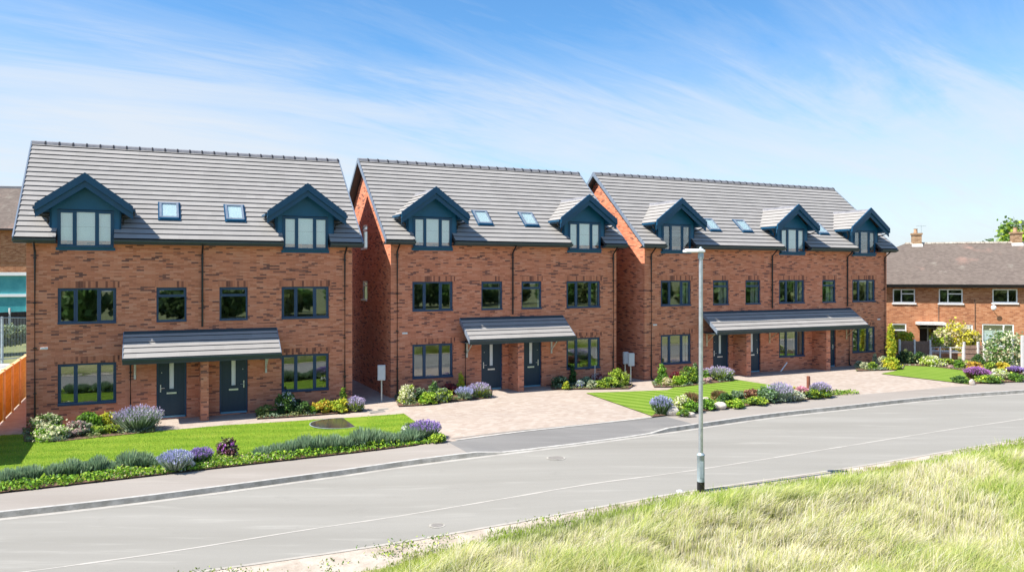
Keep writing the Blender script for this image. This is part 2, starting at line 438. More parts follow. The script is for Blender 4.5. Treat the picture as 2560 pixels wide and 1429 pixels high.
def plant_at(kind, p0, w, h, label, cat, group, leaf, leaf2=None, flower=None, name=None, g=None, n=None, lsize=None):
    if g is None:
        PSEED[0] += 1; g = np.random.default_rng(PSEED[0])
    vol = max(w * w * h, .01)
    mats = [M['l_' + leaf]] + ([M['l_' + leaf2]] if leaf2 else [])
    root = empty(name or {'lav': 'lavender', 'cone': 'conical_shrub', 'grassy': 'ornamental_grass'}.get(kind, 'shrub'), p0)
    tag(root, label, cat, group)
    if kind in ('lav', 'grassy'):
        n = n or int(min(1500, 420 + 3000 * w * h))
        th = g.uniform(0, 2 * PI, n); rad = np.sqrt(g.random(n)); lean = rad * (.95 if kind == 'lav' else .8) + g.normal(size=n) * .1
        base = np.stack([np.cos(th) * rad * w * .22, np.sin(th) * rad * w * .22, np.zeros(n)], 1)
        ln = (h * (1.05 - .30 * rad ** 2) * g.uniform(.72, 1.08, n))
        tip = base + np.stack([np.cos(th) * lean * w * .42, np.sin(th) * lean * w * .42, ln], 1)
        mid = (base + tip) / 2 + np.stack([np.cos(th) * lean * w * .06, np.sin(th) * lean * w * .06, ln * .12], 1)
        wd = np.cross(tip - base, g.normal(size=(n, 3))); wd /= np.linalg.norm(wd, axis=1, keepdims=True) + 1e-9
        wd *= (lsize or .011) * g.uniform(.7, 1.3, n)[:, None]
        V = np.stack([base - wd, base + wd, mid + wd, mid - wd, tip + wd * .3, tip - wd * .3], 1).reshape(-1, 3)
        i = np.arange(n)[:, None] * 6
        Q = np.concatenate([i + np.array([0, 1, 2, 3]), i + np.array([3, 2, 4, 5])], 0)
        # low leafy skirt
        C, _ = shrub_points(g, w * .9, h * .55, n // 2, 24); V2, Q2 = leaf_quads(C, .035, g, 2.6)
        Vt = np.concatenate([V, V2]); Qt = np.concatenate([Q, Q2 + len(V)])
        mi = (g.random(len(Qt)) < .35).astype(int) * (len(mats) - 1)
        np_mesh('foliage', Vt, Qt, mats, mi, parent=root)
        if flower:
            sel = g.random(n) < .38
            C = tip[sel] + g.normal(size=(sel.sum(), 3)) * .01
            C = np.concatenate([C, C + np.array([0, 0, .03])])
            d = np.concatenate([(tip - mid)[sel]] * 2); d /= np.linalg.norm(d, axis=1, keepdims=True)
            Vf, Qf = leaf_quads(C, .026, g, 2.4, d, .35)
            np_mesh('flowers', Vf, Qf, M['f_' + flower], parent=root)
    else:
        n = n or int(min(2600, 350 + 9000 * vol ** .75))
        cone = 1.0 if kind == 'cone' else 0.0
        C, idx = shrub_points(g, w, h, n, max(14, int(10 + 40 * vol ** .4)), cone, .17 if cone else .20)
        ls = lsize or min(.075, .032 + .035 * w)
        V, Q = leaf_quads(C, ls, g, 1.5)
        if leaf2: mi = ((idx % 3 == 0) ^ (g.random(n) < .22)).astype(int)
        else: mi = np.zeros(n, int)
        np_mesh('foliage', V, Q, mats, mi, parent=root)
        mb = MB()
        for q in range(4):
            a = g.uniform(0, 2 * PI); mb.tube([(0, 0, -.03), (math.cos(a) * w * .1, math.sin(a) * w * .1, h * .3), (math.cos(a) * w * .22, math.sin(a) * w * .22, h * .62)], .012, 5, r2=.005)
        mb.build('stems', M['brown_wood'], root)
        if flower:
            nf = int(18 + 60 * w)
            th = g.uniform(0, 2 * PI, nf); ph = g.uniform(.15, 1.0, nf)
            Cf = np.stack([np.cos(th) * np.sqrt(1 - ph ** 2 * .9) * w * .5, np.sin(th) * np.sqrt(1 - ph ** 2 * .9) * w * .5, .25 * h + ph * h * .8], 1)
            Cf = np.repeat(Cf, 7, 0) + g.normal(size=(nf * 7, 3)) * .018
            Vf, Qf = leaf_quads(Cf, .05, g, 1.1)
            np_mesh('flowers', Vf, Qf, M['f_' + flower], parent=root)
    return root


# ------------------------------------------------------------------ the new brick houses
def roof_z(v): return HE + SL * (v + EO)


CW = .292                                                   # tile gauge up the slope


def courses(mb, umin, umax, org, du, dw, nrm, length, cuts=None, off=.047, lastclip=True, gauge=CW, shape=None):
    """lapped tile courses: every course is a sloping strip with a real step at its lower edge"""
    n = int(math.ceil(length / gauge))
    org, du, dw, nrm = Vector(org), Vector(du), Vector(dw), Vector(nrm)
    for i in range(n):
        w0, w1 = i * gauge, min((i + 1) * gauge + .03, length + .02)
        segs = [(umin, umax)]
        if cuts: segs = cuts(i, w0, segs)
        for a, b in segs:
            if shape: (a0, b0), (a1, b1) = shape(w0), shape(w1)
            else: (a0, b0), (a1, b1) = (a, b), (a, b)
            p = [org + du * a0 + dw * w0 + nrm * off, org + du * b0 + dw * w0 + nrm * off, org + du * b1 + dw * w1 + nrm * .008, org + du * a1 + dw * w1 + nrm * .008]
            mb.poly(p, 0, [(a0, w0), (b0, w0), (b1, w1), (a1, w1)])
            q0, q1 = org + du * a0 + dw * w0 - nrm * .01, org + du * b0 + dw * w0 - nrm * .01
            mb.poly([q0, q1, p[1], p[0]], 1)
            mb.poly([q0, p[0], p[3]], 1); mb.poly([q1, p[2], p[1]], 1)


M['tile_edge'] = pmat('tile_edge', (.02, .02, .028), (.03, .03, .038), 6, .8)  # near black paints shade onto the step faces; also decks and ridge joints


def window(parent, kind, u0, u1, z0, z1, v=.05, outside_sill=True, lining=True, curtain=0, label=None, axis='u', blind=False, names=None, mat='frame', sub=False):
    """casement window: frame with the glazing (pane) and the white inner lining as its pieces"""
    mb = MB(); gl = MB()
    w, h = u1 - u0, z1 - z0
    e, mu, dpt = .065, .09, .07
    sill = .075 if outside_sill else .05
    mb.box(u0, u0 + e, v, v + dpt, z0 + sill, z1 - e); mb.box(u1 - e, u1, v, v + dpt, z0 + sill, z1 - e)
    mb.box(u0, u1, v, v + dpt, z1 - e, z1)
    if outside_sill: mb.box(u0, u1, v - .09, v + dpt, z0, z0 + sill)
    else: mb.box(u0, u1, v - .01, v + dpt, z0, z0 + sill)
    zi0, zi1 = z0 + sill, z1 - e
    def sash(a, b, c, d, proud):
        s = .042
        y0, y1 = v - proud, v + dpt - .012
        mb.box(a, a + s, y0, y1, c + s, d - s); mb.box(b - s, b, y0, y1, c + s, d - s)
        mb.box(a, b, y0, y1, c, c + s); mb.box(a, b, y0, y1, d - s, d)
        gl.box(a + s, b - s, v + .020, v + .036, c + s, d - s)
    if kind == 'big':
        iw = (w - 2 * e - 2 * mu) ; a = iw * .30
        m1, m2 = u0 + e + a, u1 - e - a
        mb.box(m1, m1 + mu, v, v + dpt - .002, zi0, zi1); mb.box(m2 - mu, m2, v, v + dpt - .002, zi0, zi1)
        sash(u0 + e - .012, m1 + .012, zi0 - .008, zi1 + .010, .012)
        gl.box(m1 + mu, m2 - mu, v + .020, v + .036, zi0, zi1)
        sash(m2 - .012, u1 - e + .012, zi0 - .008, zi1 + .010, .012)
    elif kind == 'top':
        t = z0 + h * .72
        mb.box(u0 + e, u1 - e, v, v + dpt - .002, t, t + .06)
        sash(u0 + e - .012, u1 - e + .012, t + .048, zi1 + .010, .012)
        gl.box(u0 + e, u1 - e, v + .020, v + .036, zi0, t)
    else:
        sash(u0 + e - .012, u1 - e + .012, zi0 - .008, zi1 + .010, .012)
    nm = names or ('window', 'pane', 'lining', 'curtain')
    if axis == 'v':
        for b in (mb, gl): b.v = [(p[1] if True else 0, p[0], p[2]) for p in b.v]
    fr = mb.build(nm[0], M[mat], parent)
    par = parent if sub else fr
    gl.build(nm[1], M['glass'], par)
    if lining:
        ln = MB(); y0, y1 = v + dpt - .006, v + .27
        for b in ((u0 + .02, u0 + .045, y0, y1, z0 + .04, z1 - .02), (u1 - .045, u1 - .02, y0, y1, z0 + .04, z1 - .02), (u0 + .045, u1 - .045, y0, y1, z1 - .045, z1 - .02), (u0 + .0, u1 - .0, y0, y1 + .06, z0 + .015, z0 + .04)): ln.box(*b)
        if axis == 'v': ln.v = [(p[1], p[0], p[2]) for p in ln.v]
        ln.build(nm[2], M['plaster'], par)
    if curtain or blind:
        cb = MB()
        if blind: cb.box(u0 + .05, u1 - .05, v + .062, v + .070, z0 + .09, z1 - .06)  # behind dormer panes: added pale sheet imitating the sky's reflection
        else:
            wd = .20 * w if kind == 'big' else .28 * w
            for (a, b) in ((u1 - .05 - wd, u1 - .05),) + (((u0 + .05, u0 + .05 + wd),) if curtain == 2 else ()):
                k = 14
                for i in range(k):
                    xa, xb = a + (b - a) * i / k, a + (b - a) * (i + 1) / k
                    ya, yb = v + .32 + .03 * math.sin(i * 1.9), v + .32 + .03 * math.sin((i + 1) * 1.9)
                    cb.poly([(xa, ya, z0 - .25), (xb, yb, z0 - .25), (xb, yb, z1 + .08), (xa, ya, z1 + .08)])
        cb.build('blind' if blind else nm[3], M['blind' if blind else 'curtain'], par)
    return fr


def door(parent, u0, u1, z0, z1, hinge_right=True, v=.07):
    fr = MB(); e = .06
    fr.box(u0, u0 + e, v, v + .08, z0, z1 - e); fr.box(u1 - e, u1, v, v + .08, z0, z1 - e); fr.box(u0, u1, v, v + .08, z1 - e, z1)
    d = MB()
    a, b, c, t = u0 + e + .003, u1 - e - .003, z0 + .05, z1 - e - .003
    m = (a + b) / 2 - (.0 if hinge_right else .0); gw = .085; g0, g1 = c + .93, t - .13
    y0, y1 = v + .012, v + .06
    d.box(a, m - gw, y0, y1, c, t); d.box(m + gw, b, y0, y1, c, t); d.box(m - gw, m + gw, y0, y1, c, g0); d.box(m - gw, m + gw, y0, y1, g1, t)
    for q in ((m - gw - .02, m - gw + .012, g0 - .02, g1 + .02), (m + gw - .012, m + gw + .02, g0 - .02, g1 + .02)): d.box(q[0], q[1], y0 - .012, y0 - .0005, q[2], q[3])
    d.box(m - gw + .012, m + gw - .012, y0 - .012, y0 - .0005, g0 - .02, g0 + .012); d.box(m - gw + .012, m + gw - .012, y0 - .012, y0 - .0005, g1 - .012, g1 + .02)
    dr = d.build('door', M['door'], parent)
    fr.build('door_frame', M['frame'], dr)
    p = MB(); p.box(m - gw, m + gw, v + .03, v + .042, g0, g1); p.build('pane', M['blind'], dr)
    l = MB(); l.box(m - .16, m + .16, y0 - .016, y0 - .001, c + .76, c + .82); l.box(m - .135, m + .135, y0 - .022, y0 - .0165, c + .772, c + .808); l.build('letterbox', M['steel'], dr)
    hx = a + .07 if hinge_right else b - .07; sg = 1 if hinge_right else -1
    hb = MB(); hb.box(hx - .017, hx + .017, y0 - .012, y0 - .001, c + .84, c + 1.10)
    hb.tube([(hx, y0 - .012, c + .98), (hx, y0 - .055, c + .98), (hx + sg * .13, y0 - .055, c + .98)], .011, 6); hb.build('handle', M['steel'], dr)
    k = MB(); k.lathe([(0, 0), (.014, 0), (.014, .006), (0, .006)], n=10); k.v = [(q[0] + hx + sg * .035, y0 - .001 - q[2], q[1] + c + 1.52) for q in k.v]; k.build('spyhole', M['steel'], dr)
    ts = MB(); ts.box(u0 + .04, u1 - .04, v - .045, v + .07, z0 - .02, z0 + .045); ts.build('threshold', M['threshold'], dr)
    return dr


def downpipe(parent, u, ztop, zbot, swan=True, shoe=True, v0=-.06):
    mb = MB(); r = .035
    pts = []
    if swan: pts += [(u, -EO - .02, ztop + .16), (u, -EO - .02, ztop + .02), (u, v0, ztop - .28)]
    else: pts += [(u, v0, ztop)]
    pts += [(u, v0, zbot + .10)]
    if shoe: pts += [(u, v0 - .02, zbot + .04), (u, v0 - .12, zbot)]
    mb.tube(pts, r, 10)
    z = ztop - .5
    while z > zbot + .3:
        mb.box(u - .05, u + .05, v0 - .012, -.001, z, z + .035); z -= 1.5
    return mb.build('downpipe', M['black'], parent)


def soldier(parent, u0, u1, z):
    mb = MB(); mb.box(u0 - .10, u1 + .10, -.004, .03, z, z + .225); return mb.build('soldier_course', M['soldier'], parent)


def dormer(parent, c, blind=True):
    """front dormer flush with the facade: cladding > roof, bargeboard, window frame, glazing"""
    hw, z_e, z_a, ov = 1.07, 7.14, 8.20, 1.42
    b = MB()
    u0, u1, zb, zw = c - .84, c + .84, 5.87, 7.13
    for a, d in ((c - hw, u0), (u1, c + hw)):
        b.box(a, d, -.02, .08, 6.30, zw + .02)
    top = [(c - hw, zw + .02), (c + hw, zw + .02), (c + hw, z_e + .10), (c, z_a - .06), (c - hw, z_e + .10)]
    b.prism(top, 1, -.02, .08)
    for s in (-1, 1):                                       # cheeks running back into the roof
        x0, x1 = c + s * (hw - .06), c + s * hw
        b.prism([(-.02, 6.30), (-.02, z_e + .12), (1.15, z_e + .12)], 0, min(x0, x1), max(x0, x1))
    b.box(u0 - .05, u1 + .05, -.03, .07, zb - .10, zb)       # apron below the window
    dm = b.build('dormer', M['teal'], parent)
    sl = math.atan2(z_a - (z_e + .0), ov); L = math.hypot(ov, z_a - z_e)
    back = lambda z: (z - HE) / SL - EO + .12
    rf = MB(); vf = -.45
    for s in (-1, 1):
        org = Vector((c + s * ov, 0, z_e + .045))
        dw = Vector((-s * math.cos(sl), 0, math.sin(sl))); nrm = Vector((s * math.sin(sl), 0, math.cos(sl)))
        courses(rf, 0, 1, org, (0, 1, 0), dw, nrm, L, off=.04, shape=lambda w: (vf, back(z_e + w * math.sin(sl) + .05)))
        # solid deck below the tiles
        q = [org + dw * 0, org + dw * L]; nn = nrm * -.06
        P = [org + Vector((0, vf + .01, 0)), org + Vector((0, back(z_e), 0)), org + dw * L + Vector((0, back(z_a), 0)), org + dw * L + Vector((0, vf + .01, 0))]
        rf.poly(P, 1); rf.poly([p + nn for p in P], 1)
        for i in range(4): rf.poly([P[i], P[(i + 1) % 4], P[(i + 1) % 4] + nn, P[i] + nn], 1)
    # ridge cap
    n = 5; vb = back(z_a)
    for i in range(n):
        a, d = vf + .035 + (vb - vf) * i / n, vf + .035 + (vb - vf) * (i + 1) / n - .008
        rf.prism([(c - .13, z_a - .03), (c - .09, z_a + .06), (c, z_a + .10), (c + .09, z_a + .06), (c + .13, z_a - .03), (c, z_a + .04)], 1, a, d, 2)
    rf.build('roof', [M['tile'], M['tile_edge'], M['ridge']], dm)
    bb = MB()
    for s in (-1, 1):
        for (y0, y1, dz, th) in ((-.50, -.42, .125, .21), (-.42, -.382, .0, .28)):
            bb.prism([(c + s * (ov + .03), z_e + .02 + dz), (c, z_a + .04 + dz), (c, z_a + .04 + dz - th * 1.3), (c + s * (ov + .03), z_e + .02 + dz - th * 1.18)], 1, y0 + (.002 if s > 0 else 0), y1)
        bb.prism([(c + s * ov, z_e - .02), (c + s * hw, z_e + .24), (c + s * hw, z_e - .06), (c + s * ov, z_e - .10)], 1, -.382, .72)   # boxed eaves soffit
        bb.box(min(c + s * (ov + .02), c + s * (ov + .10)), max(c + s * (ov + .02), c + s * (ov + .10)), -.40, .62, z_e - .03, z_e + .05)
    bb.build('bargeboard', M['trim'], dm)
    for s in (-1, 1):                                       # short spouts from the dormer gutters
        sp = MB(); x = c + s * (ov + .06)
        sp.tube([(x, -.20, z_e + .0), (x, -.20, z_e - .14), (c + s * (hw + .06), .05, z_e - .30), (c + s * (hw + .06), .10, z_e - .46)], .028, 8)
        sp.build('spout', M['black'], dm)
    window(dm, 'big', u0, u1, zb, zw, v=-.045, blind=blind, lining=not blind, names=('window_frame', 'pane', 'lining', 'curtain'), mat='trim', sub=True)
    return dm


def roof_window(parent, u0, u1, v0, v1):
    P = lambda u, v, n: Vector((u, v, roof_z(v))) + Vector((0, -math.sin(ANG), math.cos(ANG))) * n
    def slab(mb, a, b, c, d, n0, n1, mi=0):
        q = [P(a, c, n0), P(b, c, n0), P(b, d, n0), P(a, d, n0)]; r = [P(a, c, n1), P(b, c, n1), P(b, d, n1), P(a, d, n1)]
        mb.poly(q[::-1], mi); mb.poly(r, mi)
        for i in range(4): mb.poly([q[i], q[(i + 1) % 4], r[(i + 1) % 4], r[i]], mi)
    mb = MB(); e = .075; f = e * math.cos(ANG)
    slab(mb, u0, u0 + e, v0, v1, .0, .11); slab(mb, u1 - e, u1, v0, v1, .0, .11)
    slab(mb, u0 + e, u1 - e, v0, v0 + f, .0, .108); slab(mb, u0 + e, u1 - e, v1 - f, v1, .0, .112)
    o = mb.build('roof_window', M['verge'], parent)
    fl = MB(); slab(fl, u0 - .05, u1 + .05, v0 - .08, v0 - .002, .035, .064); slab(fl, u0 - .045, u0 - .002, v0, v1, .03, .068); slab(fl, u1 + .002, u1 + .055, v0, v1, .03, .068); slab(fl, u0 - .045, u1 + .055, v1 + .002, v1 + .05, .03, .068)
    fl.build('flashing', M['trim'], o)
    ap = MB(); slab(ap, u0 + .01, u1 - .01, v0 - .05, v0 - .003, .064, .10); ap.build('cover_strip', M['trim'], o)
    g = MB(); slab(g, u0 + e, u1 - e, v0 + f, v1 - f, .088, .096); g.build('pane', M['glass'], o)
    bk = MB(); slab(bk, u0 + e, u1 - e, v0 + f, v1 - f, .066, .074); bk.build('blind', M['blind'], o)  # pale sheet added under the glass to imitate reflected sky
    return o


def canopy(parent, u0, u1, brackets, mat):
    d, zt, zf = 1.08, 2.90, 2.10
    a = math.atan2(zt - zf, d); L = math.hypot(d, zt - zf)
    mb = MB()
    org = (0, -d, zf + .03); dw = (0, math.cos(a), math.sin(a)); nrm = (0, -math.sin(a), math.cos(a))
    courses(mb, u0, u1, org, (1, 0, 0), dw, nrm, L, off=.04, gauge=L / 5 + .001)
    mb.prism([(-d, zf + .01), (-.002, zt + .01), (-.002, zt - .09), (-d, zf - .08)], 0, u0 + .01, u1 - .01, 1)
    mb.prism([(-.10, zt - .01), (-.001, zt + .09), (-.001, zt + .02)], 0, u0, u1, 2)       # lead flashing at the wall
    cp = mb.build('canopy', [M['tile'], M['tile_edge'], M['gutter']], parent)
    fa = MB(); fa.box(u0 - .02, u1 + .02, -d - .025, -d + .0, zf - .16, zf + .045)
    fa.prism([(-d - .03, zf - .05), (-d - .12, zf - .05), (-d - .135, zf + .03), (-d - .03, zf + .03)], 0, u0 - .03, u1 + .03)
    fa.build('fascia', M['gutter'], cp)
    sf = MB(); sf.box(u0 + .02, u1 - .02, -d + .002, -.003, zf - .14, zf - .11); sf.build('soffit', M['gutter'], cp)
    for s, u in ((-1, u0), (1, u1)):
        eb = MB()
        x0, x1 = (u - .025, u - .0) if s < 0 else (u + .0, u + .025)
        eb.prism([(-d - .02, zf + .065), (-.004, zt + .065), (-.004, zt - .13), (-d - .02, zf - .13)], 0, x0, x1)
        eb.build('end_board', M['verge'], cp)
    for u in brackets:
        k = MB(); k.box(u - .035, u + .035, -.045, -.004, zf - .78, zf - .15); k.box(u - .03, u + .03, -.60, -.05, zf - .20, zf - .145)
        k.tube([(u, -.03, zf - .62), (u, -.58, zf - .17)], .022, 6); k.build('bracket', mat, cp)
    return cp


def house(idx, label, bigs, smalls, doors, dormers, rwins, can, piers, pipes_top, pipes_low, gf_mid=(), gable_win=False, curtain=0, doorh=None, sky_sheens=None, vents=()):
    X, Y, th, L, z0 = HOUSES[idx]
    root = empty('brick_house', (X, Y, z0), R(th))
    tag(root, label, 'house', 'new three storey brick houses with blue dormers')
    zb, zt = -.60, HE - .06
    gzl = -.10
    op = []
    for u in bigs: op += [(u, u + 1.76, 3.28, 4.50), (u, u + 1.76, .54, 1.95)]
    for u in smalls: op.append((u, u + .98, 3.28, 4.50))
    for u in doors: op.append((u, u + .98, gzl, 2.02))
    us = sorted({0, L} | {o[0] for o in op} | {o[1] for o in op}); zs = sorted({zb, zt} | {o[2] for o in op} | {o[3] for o in op})
    w = MB()
    for i in range(len(us) - 1):
        for j in range(len(zs) - 1):
            cu, cz = (us[i] + us[i + 1]) / 2, (zs[j] + zs[j + 1]) / 2
            if any(o[0] < cu < o[1] and o[2] < cz < o[3] for o in op): continue
            w.poly([(us[i], 0, zs[j]), (us[i + 1], 0, zs[j]), (us[i + 1], 0, zs[j + 1]), (us[i], 0, zs[j + 1])])
    for a, b, c, d in op:
        for q in ([(a, 0, c), (a, .16, c), (a, .16, d), (a, 0, d)], [(b, 0, c), (b, 0, d), (b, .16, d), (b, .16, c)], [(a, 0, d), (a, .16, d), (b, .16, d), (b, 0, d)], [(a, 0, c), (b, 0, c), (b, .16, c), (a, .16, c)]): w.poly(q)
    gs = [0, 3.58, 4.46, D] if gable_win else [0, D]
    gs = sorted(set(gs) | {D / 2})
    top = lambda v: min(roof_z(v), roof_z(D - v)) - .06
    for u in (0, L):
        for i in range(len(gs) - 1):
            a, b = gs[i], gs[i + 1]; inw = gable_win and u == 0 and 3.5 < (a + b) / 2 < 4.5
            zc = [(zb, 3.62), (4.50, 5.90), (7.02, None)] if inw else [(zb, None)]
            for (c, d) in zc:
                w.poly([(u, a, c), (u, b, c), (u, b, top(b) if d is None else d), (u, a, top(a) if d is None else d)])
    if gable_win:
        for c, d in ((3.62, 4.50), (5.90, 7.02)):
            a, b = 3.58, 4.46
            for q in ([(0, a, c), (.1, a, c), (.1, a, d), (0, a, d)], [(0, b, c), (.1, b, c), (.1, b, d), (0, b, d)], [(0, a, d), (.1, a, d), (.1, b, d), (0, b, d)], [(0, a, c), (.1, a, c), (.1, b, c), (0, b, c)]): w.poly(q)
    w.poly([(0, D, zb), (L, D, zb), (L, D, zt), (0, D, zt)])
    w.build('wall', M['brick'], root)
    # inside: floors, back lining and party walls so that rooms read as rooms through the glass
    fl = MB(); fl.box(.05, L - .05, .18, D - .05, -.10, -.02); fl.box(.05, L - .05, .18, D - .05, 2.45, 2.70); fl.box(.05, L - .05, .18, D - .05, 5.00, 5.25)
    fl.build('floor_slab', M['room'], root)
    pw = MB(); n = len(bigs)
    for i in range(n + 1):
        u = min(max(.06, L * i / n), L - .16); pw.box(u, u + .10, .17, D - .05, -.02, 5.0)
    pw.box(.05, L - .05, 4.2, 4.3, -.02, 5.0)
    for u in smalls: pw.box(u + (-.28 if (u % 5.4) > 2.7 else 1.16), u + (-.20 if (u % 5.4) > 2.7 else 1.24), .17, 4.1, -.02, 5.0)
    pw.build('partition', M['room'], root)
    # roof
    rf = MB()
    cutu = [(c - .86, c + .86) for c in dormers]
    def cuts(i, w0, segs):
        if w0 * math.cos(ANG) > EO - .02: return segs
        out = []; a = segs[0][0]
        for c0, c1 in cutu: out.append((a, c0)); a = c1
        out.append((a, segs[0][1])); return out
    nrm = (0, -math.sin(ANG), math.cos(ANG)); LS = math.hypot(D / 2 + EO, HR - HE)
    courses(rf, -EV, L + EV, (0, -EO, HE), (1, 0, 0), (0, math.cos(ANG), math.sin(ANG)), nrm, LS, cuts)
    courses(rf, -EV, L + EV, (0, D + EO, HE), (1, 0, 0), (0, -math.cos(ANG), math.sin(ANG)), (0, math.sin(ANG), math.cos(ANG)), LS)
    rf.prism([(.10, roof_z(.10) - .02), (D / 2, HR - .02), (D + EO, HE - .02), (D + EO, HE - .12), (D / 2, HR - .16), (.10, roof_z(.10) - .16)], 0, -EV + .01, L + EV - .01, 1)
    a = -EV + .01
    for c0, c1 in cutu + [(L + EV - .01, 0)]:
        rf.prism([(-EO, HE - .02), (.0995, roof_z(.0995) - .02), (.0995, roof_z(.0995) - .16), (-EO, HE - .12)], 0, a, c0, 1); a = c1
    ro = rf.build('roof', [M['tile'], M['tile_edge']], root)
    rd = MB(); n = int((L + 2 * EV) / .45)
    for i in range(n):
        a = -EV + (L + 2 * EV) * i / n; b = -EV + (L + 2 * EV) * (i + 1) / n
        rd.prism([(D / 2 - .15, HR - .07), (D / 2 - .11, HR + .03), (D / 2, HR + .075), (D / 2 + .11, HR + .03), (D / 2 + .15, HR - .07)], 0, a, b - .02)
        rd.prism([(D / 2 - .165, HR - .075), (D / 2 - .12, HR + .04), (D / 2, HR + .09), (D / 2 + .12, HR + .04), (D / 2 + .165, HR - .075)], 0, b - .05, b, 1)
    rd.build('ridge_tiles', [M['ridge'], M['tile_edge']], ro)
    for side in (0, 1):
        vg = MB(); x0, x1 = ((-EV - .045, -EV - .002) if side == 0 else (L + EV + .002, L + EV + .045))
        vg.prism([(-EO - .04, HE + .04), (D / 2, HR + .065), (D + EO + .04, HE + .04), (D + EO + .04, HE - .13), (D / 2, HR - .13), (-EO - .04, HE - .13)], 0, x0, x1)
        vg.build('verge', M['verge'], ro)
        so = MB(); x0, x1 = ((-EV - .02, -.002) if side == 0 else (L + .002, L + EV + .02))
        so.prism([(-EO, HE - .13), (D / 2, HR - .18), (D + EO, HE - .13), (D + EO, HE - .15), (D / 2, HR - .20), (-EO, HE - .15)], 0, x0, x1)
        so.build('soffit', M['gutter'], ro)
    a = -EV - .03
    for c0, c1 in cutu + [(L + EV + .03, 0)]:
        g = MB()
        g.prism([(-EO + .03, HE - .01), (-EO + .03, HE - .17), (-.003, HE - .17), (-.003, HE - .14), (-EO + .01, HE - .14), (-EO + .01, HE - .01)], 0, a, c0)
        pr = [(-EO + .008, HE - .03), (-EO + .008, HE - .10), (-EO - .03, HE - .13), (-EO - .08, HE - .12), (-EO - .11, HE - .08), (-EO - .115, HE - .02), (-EO - .105, HE - .02), (-EO - .06, HE - .07)]
        g.prism(pr, 0, a, c0)
        g.build('gutter', M['gutter'], root); a = c1
    for c, bl in zip(dormers, sky_sheens or [True] * len(dormers)): dormer(root, c, bl)
    for u in rwins: roof_window(root, u, u + .64, .50, 1.19)
    for u in bigs:
        window(root, 'big', u, u + 1.76, 3.28, 4.50, curtain=curtain); soldier(root, u, u + 1.76, 4.505)
        window(root, 'big', u, u + 1.76, .54, 1.95, curtain=curtain)
        if u not in gf_mid: soldier(root, u, u + 1.76, 1.955)
    for u in smalls:
        window(root, 'top', u, u + .98, 3.28, 4.50, curtain=curtain); soldier(root, u + .05, u + .93, 4.505)
    for k, u in enumerate(doors): door(root, u, u + .98, gzl + .02, 2.02, hinge_right=(k % 2 == 0) if doorh is None else doorh[k])
    canopy(root, *can)
    for a, b in piers:
        p = MB(); p.box(a, b, -.93, -.002, -.60, 2.06); p.build('porch_pier', M['brick'], root, bevel=.004)
    for u in pipes_top: downpipe(root, u[0], HE - .16, u[1], shoe=u[2])
    for u in pipes_low: downpipe(root, u, 2.05, -.08, swan=False)
    if gable_win:
        for c, d in ((3.62, 4.50), (5.90, 7.02)):
            window(root, 'top', 3.58, 4.46, c, d, v=.03, axis='v', mat='white')
    for u, z in vents:
        v = MB(); v.box(u - .11, u + .11, -.02, -.001, z - .035, z + .035)
        for i in range(3): v.box(u - .10, u + .10, -.028, -.0205, z - .03 + i * .022, z - .017 + i * .022)
        v.build('air_vent', M['white'], root)
    return root


house(0, 'nearest brick house on the far left, beside the round pond lawn and orange fence', (.90, 8.18), (3.92, 6.00), (3.92, 6.00), (1.74, 9.06), (4.02, 6.27),
      (2.90, 8.0, (3.24, 7.62), M['strap']), [(5.32, 5.58)], [(.25, -.12, True), (5.42, 2.98, False), (10.54, -.08, True)], [3.10], vents=[(.51, 2.50)])
house(1, 'middle brick house with two doors, facing the wide pink block drive', (.90, 8.07), (3.95, 5.84), (3.95, 5.84), (1.76, 8.99), (4.02, 6.26),
      (2.98, 7.88, (3.28, 7.30), M['strap']), [(5.22, 5.50)], [(.25, -.08, True), (5.40, 2.98, False), (10.50, -.08, True)], [3.20], gable_win=True, vents=[(.58, 2.42)])
house(2, 'longest brick house with three dormers, farthest right of the new row', (.92, 8.28, 13.52), (4.02, 6.06, 11.30), (4.02, 6.06, 11.30), (1.80, 9.16, 14.40), (4.24, 6.30, 11.62),
      (3.36, 13.40, (3.62, 7.62, 13.05), M['straw']), [(5.28, 5.56), (10.58, 10.86)], [(.34, -.08, True), (7.78, 2.98, False), (13.10, 2.98, False), (15.98, -.08, True)], [13.22], gf_mid=(8.28,), curtain=1,
      doorh=[True, False, False], sky_sheens=[False, True, False], vents=[(.58, 2.43), (15.55, 2.32)])


# ------------------------------------------------------------------ ground, road, lawns
def curve(pix, dz):
    """t(s) of a line on the ground read along the row of houses"""
    pts = sorted(st(*at(x, y, dz)[:2]) for x, y in pix)
    S = np.array([p[0] for p in pts]); T = np.array([p[1] for p in pts])
    k0 = (T[2] - T[0]) / (S[2] - S[0]); k1 = (T[-1] - T[-3]) / (S[-1] - S[-3])
    def f(s):
        if s < S[0]: return T[0] + (s - S[0]) * k0
        if s > S[-1]: return T[-1] + (s - S[-1]) * k1
        return float(np.interp(s, S, T))
    def sm(s): return sum(f(s + d) for d in (-1.6, -.8, 0, .8, 1.6)) / 5
    return sm


